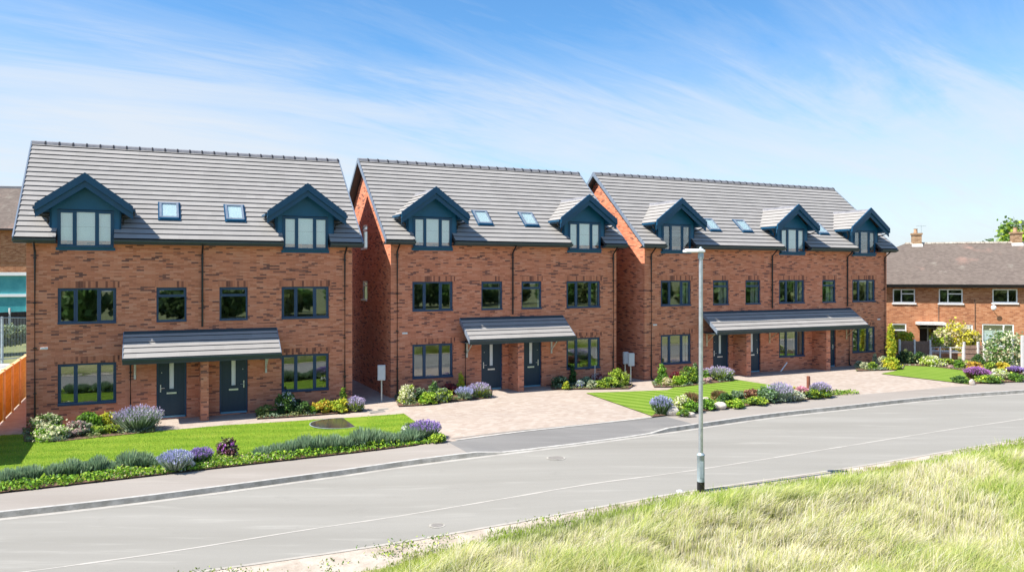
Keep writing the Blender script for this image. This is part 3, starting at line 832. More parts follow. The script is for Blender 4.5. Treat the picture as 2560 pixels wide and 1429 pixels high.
RD = -.125                                                   # road surface below the plots
c_back = curve([(0, 1234), (137, 1219), (273, 1203), (410, 1187), (547, 1172), (684, 1155), (869, 1134), (1044, 1114), (1114, 1106), (1633, 1044), (1756, 1025), (1893, 1009), (2078, 990), (2200, 982), (2428, 962), (2560, 954)], 0)
c_kerb = curve([(0, 1279), (191, 1261), (410, 1234), (700, 1196), (900, 1167), (1119, 1137), (1306, 1119), (1480, 1095), (1640, 1075), (1760, 1057), (1935, 1032), (2120, 1014), (2246, 999), (2400, 985), (2560, 975)], 0)
c_seam = curve([(60, 1428), (273, 1402), (492, 1369), (700, 1332), (931, 1298), (1200, 1256), (1731, 1176), (2199, 1101), (2326, 1080), (2560, 1046)], RD)
c_near = curve([(500, 1429), (712, 1402), (962, 1362), (1200, 1321), (1333, 1298), (1439, 1282), (1763, 1222), (2103, 1174), (2316, 1138), (2560, 1096)], RD)
SS = [(-30 + i * .75) for i in range(int(100 / .75))]
s_d0, s_d1 = st(*at(1180, 1131)[:2])[0], st(*at(1680, 1069)[:2])[0]


def kerb_up(s):                                              # kerb upstand, lowered at the drive
    k = min(1, max(0, min(s - s_d0, s_d1 - s) / 1.1)); return .125 - .105 * k * k * (3 - 2 * k)


def loft(name, fa, fb, za, zb, m, ss=SS, n=1, kind='structure'):
    mb = MB(); rows = []
    for s in ss:
        ta, tb = fa(s), fb(s); row = []
        for j in range(n + 1):
            t = ta + (tb - ta) * j / n; x, y = xy(s, t); row.append((x, y, gz(x, y) + za(s) + (zb(s) - za(s)) * j / n))
        rows.append(row)
    for a, b in zip(rows[:-1], rows[1:]):
        for j in range(n): mb.poly([a[j], b[j], b[j + 1], a[j + 1]])
    o = mb.build(name, m); tag(o, kind=kind); return o


K = lambda v: (lambda s: v)
kw = .13
kt = lambda s: RD + kerb_up(s)
loft('road', lambda s: c_kerb(s) + .02, lambda s: c_near(s) - .25, K(RD), K(RD), M['road'], n=6)
kf = loft('kerb', lambda s: c_kerb(s) + .13, lambda s: c_kerb(s) + .015, lambda s: kt(s) + .003, lambda s: kt(s) + .003, M['kerb'])
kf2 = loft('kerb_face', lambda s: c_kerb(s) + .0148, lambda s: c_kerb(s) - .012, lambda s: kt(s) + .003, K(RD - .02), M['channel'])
# the footway: ordinary tarmac with a newer, darker crossing in front of the block drive
def gut(s): return c_kerb(s) - .02
loft('gutter_strip', lambda s: c_kerb(s) - .012, lambda s: c_kerb(s) - .20, K(RD + .004), K(RD + .004), pmat('gutter_silt', (.32, .30, .27), (.41, .39, .355), 2.0, .9))
s_t0, s_t1 = st(*at(1140, 1115)[:2])[0], st(*at(1700, 1050)[:2])[0]
loft('pavement', c_back, lambda s: c_kerb(s) + .13, K(0), kt, M['pavement'], [s for s in SS if s < s_t0] + [s_t0], 3)
loft('pavement', c_back, lambda s: c_kerb(s) + .13, K(0), kt, M['pavement'], [s_t1] + [s for s in SS if s > s_t1], 3)
loft('vehicle_crossing', c_back, lambda s: c_kerb(s) + .13, K(0), kt, M['tarmac'], [s_t0] + [s for s in SS if s_t0 < s < s_t1] + [s_t1], 3)
loft('edging_strip', lambda s: c_back(s) + .13, c_back, K(.012), K(.012), M['kerb'], [s for s in SS if s_t0 - .4 < s < s_t1 + 0.2])
# road seam and near edging
sm = MB()
wob = lambda s: .035 * mnoise.noise(Vector((s * .35, 3.1, 0)))
prev = None
sv = -30
g0 = random.Random(5)
while sv < 60:
    ln = .25
    if mnoise.noise(Vector((sv * .8, 9.3, 0))) > -.6:
        wd = .022 + .020 * (mnoise.noise(Vector((sv * 1.7, 5.5, 1))) + .35)
        q = []
        for ss_, dd in ((sv, -wd), (sv + ln, -wd), (sv + ln, wd), (sv, wd)):
            x, y = xy(ss_, c_seam(ss_) + wob(ss_) + dd); q.append((x, y, gz(x, y) + RD + .004))
        sm.poly(q)
    sv += ln
tag(sm.build('road_joint', pmat('joint_filler', (.40, .375, .335), (.46, .43, .39), 3, .9)), kind='structure')
loft('road_edging', lambda s: c_near(s) + .05, lambda s: c_near(s) - .05, K(RD + .02), K(RD + .02), pmat('edging_concrete', (.34, .315, .275), (.44, .405, .36), 2.5, .9))


def sheet(name, pix, dz, m, world=None, kind='structure'):
    pts = [at(x, y, dz) for x, y in pix] if world is None else [Vector((x, y, 0)) for x, y in world]
    bm = bmesh.new(); f = bm.faces.new([bm.verts.new((p.x, p.y, 0)) for p in pts])
    for k in range(7, 16):
        x, y = xy(k, 0)
        geo = bm.verts[:] + bm.edges[:] + bm.faces[:]
        bmesh.ops.bisect_plane(bm, geom=geo, plane_co=(x, y, 0), plane_no=(E0[0], E0[1], 0))
    bmesh.ops.triangulate(bm, faces=[f for f in bm.faces if len(f.verts) > 4])
    for v in bm.verts: v.co.z = gz(v.co.x, v.co.y) + dz
    uvl = bm.loops.layers.uv.new('UVMap')
    c, s_ = math.cos(-TH0), math.sin(-TH0)
    for f in bm.faces:
        f.normal_update()
        if f.normal.z < 0: f.normal_flip()
        for l in f.loops: x, y = l.vert.co.x, l.vert.co.y; l[uvl].uv = (x * c - y * s_, x * s_ + y * c)
    me = bpy.data.meshes.new(name); bm.to_mesh(me); bm.free(); me.materials.append(m)
    o = bpy.data.objects.new(name, me); col.objects.link(o); tag(o, kind=kind); return o


sheet('ground', None, -.30, M['earth'], world=[(-400, -200), (500, -200), (900, 900), (-900, 900)])
plot_front = [xy(s, c_back(s) + .0) for s in np.arange(-14, 45, 1.0)]
sheet('block_paving', None, .0, M['paver'], world=plot_front + [xy(45, 14), xy(-14, 14)])
# lawns
ln1_front = [xy(s, c_back(s) + .10) for s in np.arange(-14, s_t0 - .35, .8)]
lb = [at(x, y, .03) for x, y in [(1010, 1033), (900, 1041), (780, 1048), (560, 1062), (380, 1078)]]
l1 = ln1_front + [tuple(at(1106, 1101, .03)[:2])] + [(p.x, p.y) for p in lb]
l1 += [xy(-.2, -1.05), xy(-14, -1.05)]
sheet('lawn', None, .03, M['lawn'], world=l1)
sheet('lawn', [(1464, 981), (1560, 978), (1668, 974), (1700, 962), (1835, 947), (1925, 961), (2075, 988), (1900, 1006), (1640, 1040), (1632, 1039)], .03, M['lawn_striped'])
sheet('lawn', [(2202, 933), (2240, 926), (2262, 916), (2262, 900), (2330, 900), (2560, 915), (2560, 950), (2422, 959)], .03, M['lawn_striped'])
# planting beds
BED = [[(60, 1103), (150, 1102), (262, 1090), (388, 1078), (386, 1060), (56, 1068)], [(640, 1045), (908, 1026), (905, 1010), (640, 1022)],
       [(995, 1014), (1060, 1011), (1228, 992), (1230, 968), (985, 990)], [(1378, 972), (1572, 970), (1585, 962), (1572, 955), (1375, 958)],
       [(1634, 966), (1700, 966), (1835, 951), (1830, 937), (1628, 952)], [(1625, 1041), (1890, 1010), (2082, 990), (2070, 984), (1950, 995), (1760, 1010), (1700, 1020), (1640, 1032)],
       [(2140, 926), (2258, 922), (2262, 912), (2140, 914)], [(2245, 912), (2330, 915), (2450, 930), (2420, 958), (2560, 952), (2560, 905), (2330, 897), (2245, 899)]]
for b in BED: sheet('flower_bed', b, .045, M['soil'])
bf = [xy(s, c_back(s) + .02) for s in np.arange(-14, s_t0 - .3, .8)] + [xy(s, c_back(s) + .75) for s in np.arange(s_t0 - 1.1, -14, -.8)]
sheet('flower_bed', None, .045, M['soil'], world=bf)
# verge on the camera side: sandy strip, then the long grass
loft('dirt_verge', lambda s: c_near(s) - .05, lambda s: c_near(s) - 4.5, K(RD + .012), K(RD + .03), M['dirt'], n=3)
loft('meadow_ground', lambda s: c_near(s) - 1.2, lambda s: c_near(s) - 40, K(RD + .035), K(RD + .1), pmat('meadow_soil', (.20, .22, .06), (.40, .36, .17), .9, .95, bump=.5, bscale=20), n=8)

# ------------------------------------------------------------------ things on the ground
g = MB()
pc = at(848, 1057, .03); rr = 1.0
mb = MB(); mb.lathe([(rr - .02, .0), (rr - .02, .012), (rr - .04, .014), (rr - .05, .012), (rr - .05, .0)], n=48)
pond = empty('round_pond', (pc.x, pc.y, gz(pc.x, pc.y) + .03)); tag(pond, 'round flat dark disc like a small pond with thin pale rim in lawn', 'pond')
mb.build('rim', M['galv_mid'], pond, smooth=False)
mb = MB(); mb.poly([((rr - .045) * math.cos(2 * PI * k / 48), (rr - .045) * math.sin(2 * PI * k / 48), .012) for k in range(48)]); mb.build('water_surface', M['water'], pond)


def cover(px, py, w, d, label, dz, name='manhole_cover', rz=TH0, round_=False, m='iron'):
    p = at(px, py, dz); o = empty(name, p, rz); tag(o, label, 'manhole cover')
    mb = MB()
    if round_: mb.lathe([(w / 2, 0), (w / 2, .006), (0, .0065)], n=24)
    else: mb.box(-w / 2, w / 2, -d / 2, d / 2, 0, .006)
    mb.build('cover_plate', M[m], o)
    mb = MB()
    if round_: mb.lathe([(w / 2 + .05, 0), (w / 2 + .05, .005), (w / 2 + .005, .005)], n=24)
    else:
        for a, b, c, d2 in ((-w/2 - .05, w/2 + .05, -d/2 - .05, -d/2 - .004), (-w/2 - .05, w/2 + .05, d/2 + .004, d/2 + .05), (-w/2 - .05, -w/2 - .004, -d/2 - .004, d/2 + .004), (w/2 + .004, w/2 + .05, -d/2 - .004, d/2 + .004)): mb.box(a, b, c, d2, 0, .005)
    mb.build('cover_frame', M['kerb'] if m != 'iron' else M['channel'], o)


dc = MB()
a0, a1 = at(1128, 1096, .004), at(1612, 1046, .004)
for i in range(24):
    q0, q1 = a0.lerp(a1, i / 24), a0.lerp(a1, (i + .97) / 24); nn = Vector((N0[0], N0[1], 0)) * .055
    dc.poly([(p.x, p.y, gz(p.x, p.y) + .004) for p in (q0 - nn, q1 - nn, q1 + nn, q0 + nn)])
tag(dc.build('drain_channel', M['iron']), kind='structure')
cover(945, 1028, .6, .35, 'rectangular iron drain cover in the path beside the alley', .004)
cover(958, 1022, .35, .2, 'small iron drain cover just behind the larger one on the path', .004)
cover(1390, 1144, .42, .4, 'dark oval iron cover in the road before the drive', RD + .004, round_=True)
cover(1093, 1312, .24, .24, 'worn round iron cover near the sandy road edge', RD + .004, round_=True)

# lamp post
lp = at(1752, 1222, RD + .06); lp.z -= .08
lamp = empty('street_lamp', lp); tag(lamp, 'tall grey steel lamp post with flat white lantern at the road edge', 'street lamp')
ht = H + (YH - 630) / F * lp.y - lp.z
b = MB(); b.lathe([(.088, 0), (.088, .26)], n=20); b.build('base_band', M['black'], lamp, smooth=True)
b = MB(); b.lathe([(.086, .26), (.086, .86), (.094, .865), (.094, .885), (.075, .90), (.0535, .93)], n=20); b.build('base_section', M['galv_mid'], lamp, smooth=True)
b = MB(); b.box(-.04, .04, -.0885, -.07, .36, .74); b.build('access_door', M['galv_mid'], lamp)
b = MB(); b.lathe([(.0535, .92), (.051, 1.2), (.046, ht - .12), (.046, ht - .02), (0, ht - .01)], n=18); b.build('pole', M['galv'], lamp, smooth=True)
b = MB(); b.lathe([(.062, ht - .16), (.066, ht - .14), (.066, ht - .02), (.04, ht + .0)], n=18); b.build('collar', M['galv_mid'], lamp, smooth=True)
hb = MB()
outl = [(.09, -.075), (.09, .075), (-.08, .11), (-.36, .10), (-.41, .05), (-.41, -.05), (-.36, -.10), (-.08, -.11)]
hb.prism(outl, 2, ht - .005, ht + .05); hb.prism([(x * .85 - .02, y * .7) for x, y in outl], 2, ht + .05, ht + .075)
hd = hb.build('lantern', M['white'], lamp, bevel=.012)
b = MB(); b.box(-.36, -.10, -.08, .08, ht - .012, ht - .0055); b.build('lens', M['lens'], hd)
b = MB(); b.lathe([(.035, ht + .07), (.035, ht + .10), (.02, ht + .12), (0, ht + .125)], n=14); b.build('photocell', M['galv_mid'], hd, smooth=True)


def rock(px, py, wpx, hpx, label, dz=.03, name='rock', m='rock'):
    PSEED[0] += 1
    p = at(px, py, dz); k = F / p.y; w, h = wpx / k, hpx / k
    bm = bmesh.new(); bmesh.ops.create_icosphere(bm, subdivisions=3, radius=.5)
    for v in bm.verts:
        n = mnoise.noise(v.co * 2.2 + Vector((PSEED[0], 0, 0))) * .24 + mnoise.noise(v.co * 5 + Vector((PSEED[0], 4, 0))) * .08
        v.co *= 1 + n; v.co.z = max(v.co.z, -.22); v.co = Vector((v.co.x * w, v.co.y * w * .7, (v.co.z + .2) * h * 1.3))
    me = bpy.data.meshes.new(name); bm.to_mesh(me); bm.free(); me.materials.append(M[m])
    o = bpy.data.objects.new(name, me); col.objects.link(o); o.location = (p.x, p.y + w * .25, gz(p.x, p.y) + dz); tag(o, label, 'rock', 'rocks among the front planting'); return o


rock(473, 1172, 26, 26, 'tan rounded rock between grey lavender and purple lavender')
rock(1684, 1037, 34, 24, 'grey white boulder at foot of purple lavender by the lamp')
rock(1766, 1013, 34, 22, 'long pale boulder just right of the lamp post')
rock(1800, 1022, 36, 18, 'low pale rock in front of long boulder near lamp')
rock(1728, 1040, 24, 11, 'small flat pale stone on bed edge left of the lamp')
rock(2432, 960, 14, 14, 'whitish round stone at the front corner of far lawn')
rock(2078, 1210, 24, 10, 'small dark lump lying in the long grass right of lamp', RD + .2, 'stone', 'iron')
rock(1700, 1229, 16, 5, 'scrap of white rubbish on the road edge left of lamp', RD, 'litter_scrap', 'white')

p = at(2021, 970, .03)
b = MB(); hh = 30 / (F / p.y) * 1.02; b.lathe([(.075, 0), (.075, hh - .02), (.06, hh), (0, hh)], n=14)
o = b.build('bollard', M['rust'], smooth=False); o.location = p; tag(o, 'short rusty brown round bollard among the front flowers', 'bollard')
p = at(1487, 960, .03); b = MB(); b.tube([(0, 0, -.02), (.01, 0, 48 / (F / p.y))], .014, 6); o = b.build('garden_stake', M['white']); o.location = p; tag(o, 'thin upright white stake by red shrub', 'garden stake')
p0 = at(1952, 928, .01); b = MB(); b.tube([(0, 0, .01), (.42, .30, .42)], .034, 6); o = b.build('white_stick', M['white']); o.location = p0; tag(o, 'white stick lying tilted on the drive by three-door house', 'stick')


def meter_box(px, py, hpx, wpx, hb_px, label):
    p = at(px, py, .0); k = F / p.y; top = hpx / k * 1.02; w = wpx / k; hb_ = hb_px / k
    o = empty('meter_box', (p.x, p.y, gz(p.x, p.y)), TH0 - R(18)); tag(o, label, 'meter box', 'meter boxes on posts in the alleys')
    b = MB(); b.box(-.025, .025, .0, .05, 0, top - hb_ + .1); b.build('post', M['galv'], o)
    b = MB(); b.box(-w / 2, w / 2, -.14, -.001, top - hb_, top); cb = b.build('cabinet', M['meter'], o, bevel=.01)
    b = MB(); b.box(-w / 2 + .03, w / 2 - .03, -.152, -.1405, top - hb_ + .03, top - .03); b.box(-.006, .006, -.155, -.1525, top - hb_ + .05, top - .05); b.build('door', M['meter'], cb, bevel=.004)


meter_box(954, 1003, 90, 19, 38, 'white meter box on a grey post in the alley after the nearest house')
meter_box(1563, 948, 68, 13, 30, 'white meter box in far alley, left one of the pair')
meter_box(1577, 953, 70, 15, 32, 'white meter box in far alley, right one of the pair')

# ------------------------------------------------------------------ fences
def panel_fence(label, pts, h, board, post_m, ph, cat='fence', gap_top=0, name='garden_fence', zoff=0.0, rails=True, cap=None):
    p0 = Vector(pts[0]); root = empty(name, p0); tag(root, label, cat)
    for i, p in enumerate(pts):
        q = Vector(p) - p0; b = MB(); b.box(q.x - .05, q.x + .05, q.y - .05, q.y + .05, q.z - .2, q.z + ph); b.build('post', post_m, root, bevel=.006)
    for a, c in zip(pts[:-1], pts[1:]):
        a, c = Vector(a) - p0, Vector(c) - p0; d = c - a; L = d.length; d.normalize(); n = Vector((-d.y, d.x, 0)).normalized()
        b = MB(); k = max(3, int(L / .15)); rg = random.Random(int(L * 1000))
        for j in range(k):
            u0, u1 = .052 + (L - .104) * j / k, .052 + (L - .104) * (j + 1) / k - .004
            o_ = .003 if j % 2 else 0; z1 = h + rg.uniform(-.004, .004)
            P = [a + d * u0 + n * o_, a + d * u1 + n * o_, a + d * u1 + n * (o_ + .02), a + d * u0 + n * (o_ + .02)]
            for zz in (0,):
                lo = [p + Vector((0, 0, .04)) for p in P]; hi = [p + Vector((0, 0, z1)) for p in P]
                b.poly(hi)
                for e in range(4): b.poly([lo[e], lo[(e + 1) % 4], hi[(e + 1) % 4], hi[e]])
        for z in ((.25, h * .55, h - .2) if rails else ()):
            P = [a + d * .052 - n * .03, a + d * (L - .052) - n * .03, a + d * (L - .052) - n * .002, a + d * .052 - n * .002]
            lo = [p + Vector((0, 0, z)) for p in P]; hi = [p + Vector((0, 0, z + .08)) for p in P]
            b.poly(hi); b.poly(lo[::-1])
            for e in range(4): b.poly([lo[e], lo[(e + 1) % 4], hi[(e + 1) % 4], hi[e]])
        b.build('fence_panel', board, root)
        if cap:
            b = MB(); P = [a + d * .0 - n * .06, a + d * L - n * .06, a + d * L + n * .07, a + d * .0 + n * .07]
            lo = [p + Vector((0, 0, h + .0)) for p in P]; hi = [p + Vector((0, 0, h + .04)) for p in P]
            b.poly(hi); b.poly(lo[::-1])
            for e in range(4): b.poly([lo[e], lo[(e + 1) % 4], hi[(e + 1) % 4], hi[e]])
            b.build('capping', cap, root)
    return root


def wpt(s, t, dz=0):
    x, y = xy(s, t); return (x, y, gz(x, y) + dz)


panel_fence('bright orange wooden fence running back beside the nearest house', [wpt(-.92, t) for t in (-5.6, -3.7, -1.8, .1, 2.0, 3.9, 5.8, 7.7)], 1.72, M['orange_wood'], M['pale_wood'], 1.80, name='wooden_fence', rails=False, cap=M['pale_wood'])


def rail_fence(label, pts, h, m, rails, name, r=.03, mesh=False, cat='fence'):
    p0 = Vector(pts[0]); root = empty(name, p0); tag(root, label, cat)
    for p in pts:
        q = Vector(p) - p0; b = MB(); b.box(q.x - r, q.x + r, q.y - r, q.y + r, q.z - .1, q.z + h); b.build('post', m, root)
    for z in rails:
        b = MB(); b.tube([Vector(p) - p0 + Vector((0, 0, z)) for p in pts], r * .55, 5); b.build('rail', m, root)
    if mesh:
        b = MB()
        for a, c in zip(pts[:-1], pts[1:]):
            a, c = Vector(a) - p0, Vector(c) - p0; k = int((c - a).length / .12)
            for j in range(1, k):
                q = a + (c - a) * j / k; b.box(q.x - .003, q.x + .003, q.y - .003, q.y + .003, q.z + .05, q.z + h - .05)
        b.build('mesh_wire', m, root)
    return root


# beyond the nearest house on the far left
Yb = 40.0
rail_fence('thin grey steel rail fence beyond the orange fence, in front of dark fence', [at_y(-150, 905, 36), at_y(-62, 908, 38), at_y(5, 903, 39.5), at_y(110, 895, 43)], 2.25, M['galv_mid'], (2.2, .12), 'rail_fence', .045, True)
panel_fence('dark brown panel fence with white concrete posts behind steel rail fence', [tuple(at_y(x, y, Y)) for x, y, Y in ((-160, 862, 46), (-70, 856, 47.5), (24, 850, 49), (110, 845, 50.5))], 1.75, M['dark_wood'], M['concrete'], 2.0, name='panel_fence')
pa = [at_y(-200, 935, 34), at_y(80, 928, 35), at_y(80, 906, 42), at_y(-200, 912, 40)]
o = MB(); o.poly([tuple(p) for p in pa]); o = o.build('pale_path', M['kerb']); tag(o, kind='structure')
pa = [at_y(-300, 912, 40), at_y(140, 905, 42), at_y(140, 826, 56), at_y(-300, 836, 54)]
o = MB(); o.poly([tuple(p) for p in pa]); o = o.build('bank', M['earth']); tag(o, kind='structure')
hb_ = MB(); hb_.poly([tuple(p) for p in pa[:1] + pa[1:2] + [pa[1] - Vector((0, 0, 3)), pa[0] - Vector((0, 0, 3))]]); tag(hb_.build('bank_edge', M['earth']), kind='structure')
for x, y, Y, w, h, lb_ in ((-14, 868, 44, 1.5, 1.1, 'dark leafy shrub between rail fence and dark fence, mostly cut by photo edge'), (24, 862, 44.5, 1.3, 1.0, 'dull green shrub growing against the dark panel fence'), (58, 856, 45, 1.3, .95, 'grey green shrub by dark panel fence, touching the house corner')):
    plant_at('shrub', at_y(x, y, Y), w, h, lb_, 'shrub', 'shrubs behind the rail fence', 'oliv', 'sage', lsize=.09)

# brick building with teal glazing, far left
br = empty('far_brick_building', tuple(at_y(-40, 830, 57)), R(10)); tag(br, 'older brick building with brown hipped roof and teal glazed front, far left', 'building')
b = MB(); b.box(-9, 5.2, 0, 8, 4.35, 7.5); b.box(-9, 5.2, .35, 8, -.5, 4.35); b.box(-9, 5.2, -.03, -.001, 5.05, 5.13)
b.build('wall', M['old_brick'], br)
b = MB(); e = .45; zz = 7.45
A_, B_, C_, D_ = (-9 - e, -e, zz), (5.2 + e, -e, zz), (5.2 + e, 8 + e, zz), (-9 - e, 8 + e, zz); r0, r1 = (-5.5, 4, 10.9), (2.9, 4, 10.9)
for q in ((A_, B_, r1, r0), (B_, C_, r1), (C_, D_, r0, r1), (D_, A_, r0)): b.poly(q)
b.poly([D_, C_, B_, A_]); rf_ = b.build('roof', M['old_tile'], br)
b = MB(); b.box(-5.5, 2.9, 3.9, 4.1, 10.82, 11.0); b.build('ridge_tiles', M['ridge'], rf_)
b = MB(); b.box(-9, 5.2, -.02, .30, 4.10, 4.34); b.box(-9, 5.2, .1, .30, 2.55, 2.75)
for x in (-6, -3, -.2, 2.75): b.box(x, x + .14, .12, .30, .2, 4.10)
b.build('window_frame', M['white'], br)
b = MB(); b.box(-9, 5.2, .24, .28, 0.2, 4.10); b.build('teal_glazing', M['tealglass'], br)
b = MB(); b.box(-9 - e, 5.2 + e, -e - .08, -e + .04, 7.38, 7.50); b.build('gutter', M['black'], br)
w_ = MB(); w_.box(3.1, 4.4, .20, .245, .4, 2.3); w_.build('window', M['white'], br)
w_ = MB(); w_.box(3.25, 4.25, .17, .2, .55, 2.15); w_.build('pane', M['glass'], br)

# ------------------------------------------------------------------ older terrace on the right
OX, OY, OA = at_y(2200, 0, 51.5).x, 51.5, R(-17)
oc, os_ = math.cos(OA), math.sin(OA)


def old_uz(px, py, v=0.0):
    dx, dz = (px - 1280) / F, -(py - YH) / F
    tt = (v + (-OX * os_ + OY * oc)) / (-dx * os_ + oc)
    return (tt * dx - OX) * oc + (tt - OY) * os_, H + tt * dz


oh = empty('older_brick_house', (OX, OY, 0), OA); tag(oh, 'older orange brick terrace with brown hipped roof, white windows and two chimneys', 'house')
eave = old_uz(2390, 712, -.3)[1]; gb = -1.2
LU = 16.0
wins = []
for x0, y0, x1, y1, kd in ((2232, 722, 2288, 757, 'a'), (2347, 722, 2407, 758, 'a'), (2481, 722, 2544, 757, 'b'), (2230, 808, 2266, 868, 'd'), (2357, 811, 2378, 842, 'e'), (2408, 811, 2432, 842, 'e'), (2455, 809, 2535, 868, 'f')):
    (u0, zt_), (u1, zb_) = old_uz(x0, y0), old_uz(x1, y1); wins.append((u0, u1, zb_, zt_, kd))
dU0, dz1 = old_uz(2299, 812); dU1, _ = old_uz(2345, 812)
ops = [(w[0], w[1], w[2], w[3]) for w in wins] + [(dU0, dU1, gb + .1, dz1)]
us = sorted({-6.0, LU} | {o[0] for o in ops} | {o[1] for o in ops}); zs = sorted({gb - .5, eave} | {o[2] for o in ops} | {o[3] for o in ops})
b = MB()
for i in range(len(us) - 1):
    for j in range(len(zs) - 1):
        cu, cz = (us[i] + us[i + 1]) / 2, (zs[j] + zs[j + 1]) / 2
        if any(o[0] < cu < o[1] and o[2] < cz < o[3] for o in ops): continue
        b.poly([(us[i], 0, zs[j]), (us[i + 1], 0, zs[j]), (us[i + 1], 0, zs[j + 1]), (us[i], 0, zs[j + 1])])
for a, c, d, e in ops:
    dp = 1.1 if e == dz1 and a == dU0 else .12
    for q in ([(a, 0, d), (a, dp, d), (a, dp, e), (a, 0, e)], [(c, 0, d), (c, 0, e), (c, dp, e), (c, dp, d)], [(a, 0, e), (a, dp, e), (c, dp, e), (c, 0, e)], [(a, 0, d), (c, 0, d), (c, dp, d), (a, dp, d)]): b.poly(q)
b.poly([(-6, 0, gb), (-6, 8, gb), (-6, 8, eave), (-6, 0, eave)]); b.poly([(-6, 8, gb), (LU, 8, gb), (LU, 8, eave), (-6, 8, eave)]); b.poly([(LU, 0, gb), (LU, 8, gb), (LU, 8, eave), (LU, 0, eave)])
b.build('wall', M['old_brick'], oh)
b = MB(); b.box(-5.9, LU - .1, 3.2, 3.3, gb, eave); b.box(-5.9, LU - .1, .2, 7.9, (gb + eave) / 2 - .1, (gb + eave) / 2); b.build('partition', M['room'], oh)
rz = eave + 3.55
# ridge height so that its line falls where the photograph has it
rz = old_uz(2400, 607, 4.0)[1]
rl = old_uz(2263, 609, 4.0)[0]
b = MB(); e = .5; ez = eave - .02
A_, B_, C_, D_ = (-3.9, -e, ez), (LU + e, -e, ez), (LU + e, 8 + e, ez), (-3.9, 8 + e, ez); r0, r1 = (rl, 4, rz), (LU - 3, 4, rz)
for q in ((A_, B_, r1, r0), (B_, C_, r1), (C_, D_, r0, r1), (D_, A_, r0), (D_, C_, B_, A_)): b.poly(q)
orf = b.build('roof', M['old_tile'], oh)
b = MB(); k = 40
for i in range(k):
    a, c = rl + (LU - 3 - rl) * i / k, rl + (LU - 3 - rl) * (i + 1) / k - .03
    b.prism([(3.86, rz - .05), (3.92, rz + .06), (4.08, rz + .06), (4.14, rz - .05)], 0, a, c)
b.build('ridge_tiles', pmat('lichen_ridge', (.26, .21, .17), (.50, .46, .40), 5, .9), orf)
for px, top_, base_ in ((2291, 578, 612), (2540, 575, 610)):
    u, zt_ = old_uz(px, top_ + 5, 4.0); ch = MB(); ch.box(u - .28, u + .28, 3.7, 4.3, rz - .6, zt_ - .12); ch.box(u - .33, u + .33, 3.65, 4.35, zt_ - .12, zt_)
    co = ch.build('chimney', M['tan_brick'], orf)
    fl_ = MB(); fl_.prism([(3.55, rz - .42), (3.7, rz - .30), (3.7, rz - .05), (3.68, rz - .05)], 0, u - .34, u + .34); fl_.build('chimney_flashing', M['concrete'], orf)
    pt = MB(); pt.lathe([(.13, zt_), (.11, zt_ + .26), (.14, zt_ + .30), (.10, zt_ + .31)], (u - .05, 4.0, 0), 12); pt.build('chimney_pot', pmat('pot_clay', (.42, .25, .15), (.5, .32, .2), 5, .8), orf)
    ae = MB(); ae.tube([(u + .3, 4, zt_ - .3), (u + .3, 4, zt_ + .55)], .015, 5); ae.tube([(u + .0, 4, zt_ + .5), (u + .6, 4, zt_ + .5)], .012, 5)
    for q in range(5): ae.tube([(u + .02 + q * .13, 3.8, zt_ + .5), (u + .02 + q * .13, 4.2, zt_ + .5)], .008, 4)
    ae.build('aerial', M['galv_mid'], orf)
b = MB(); b.prism([(-e - .02, ez - .02), (-e - .02, ez + .06), (-e - .12, ez + .06), (-e - .12, ez)], 0, -3.9, LU + e); b.box(-3.9, LU, -e, -e + .03, ez - .14, ez - .03); b.build('gutter', M['black'], oh)
for (u0, u1, z0, z1, kd) in wins:
    b = MB(); gl_ = MB(); t = .07; v0, v1 = .02, .09
    b.box(u0, u0 + t, v0, v1, z0, z1); b.box(u1 - t, u1, v0, v1, z0, z1); b.box(u0 + t, u1 - t, v0, v1, z1 - t, z1); b.box(u0 + t, u1 - t, v0, v1, z0, z0 + t)
    b.box(u0 - .06, u1 + .06, -.08, v0 + .01, z0 - .09, z0 - .001)
    w = u1 - u0; h = z1 - z0
    if kd == 'a': b.box(u0 + w * .36, u0 + w * .36 + .07, v0, v1 - .002, z0 + t, z1 - t); b.box(u0 + w * .36 + .07, u1 - t, v0, v1 - .002, z0 + h * .62, z0 + h * .62 + .07)
    elif kd == 'b': b.box(u0 + w * .60, u0 + w * .60 + .07, v0, v1 - .002, z0 + t, z1 - t)
    elif kd in 'de': b.box(u0 + t, u1 - t, v0, v1 - .002, z0 + h * .70, z0 + h * .70 + .07)
    else: b.box(u0 + w * .66, u0 + w * .66 + .08, v0, v1 - .002, z0 + t, z1 - t); b.box(u0 + w * .66 + .08, u1 - t, v0, v1 - .002, z0 + h * .66, z0 + h * .66 + .07)
    fr_ = b.build('window', M['white'], oh)
    gl_.box(u0 + t, u1 - t, v0 + .03, v0 + .045, z0 + t, z1 - t); gl_.build('pane', M['glass'], fr_)
    if kd == 'f': b = MB(); b.box(u0 + t, u0 + w * .66, v0 + .08, v0 + .09, z0 + t, z0 + h * .72); b.build('blind', M['blind'], fr_)
b = MB(); b.box(dU0 - .25, dU1 + .3, -.85, -.001, dz1 + .06, dz1 + .22); b.build('porch_slab', M['concrete'], oh)
b = MB(); b.box(dU0 + .08, dU0 + .62, 1.0, 1.08, gb + .1, dz1); b.build('door', M['dark_wood'], oh)
b = MB(); b.box(dU0 + .70, dU1 - .08, 1.0, 1.06, gb + .1, dz1 - .1); b.build('side_light', M['glass'], oh)
b = MB(); b.box(dU1 - .08, dU1, .95, 1.1, gb + .1, dz1); b.box(dU0 + .62, dU0 + .70, .98, 1.1, gb + .1, dz1); b.build('door_frame', M['white'], oh)
for px in (2346, 2437):
    u, _ = old_uz(px, 780); b = MB(); b.tube([(u, -.03, eave - .9), (u, -.03, gb)], .02, 5); b.build('cable', M['brown_wood'], oh)
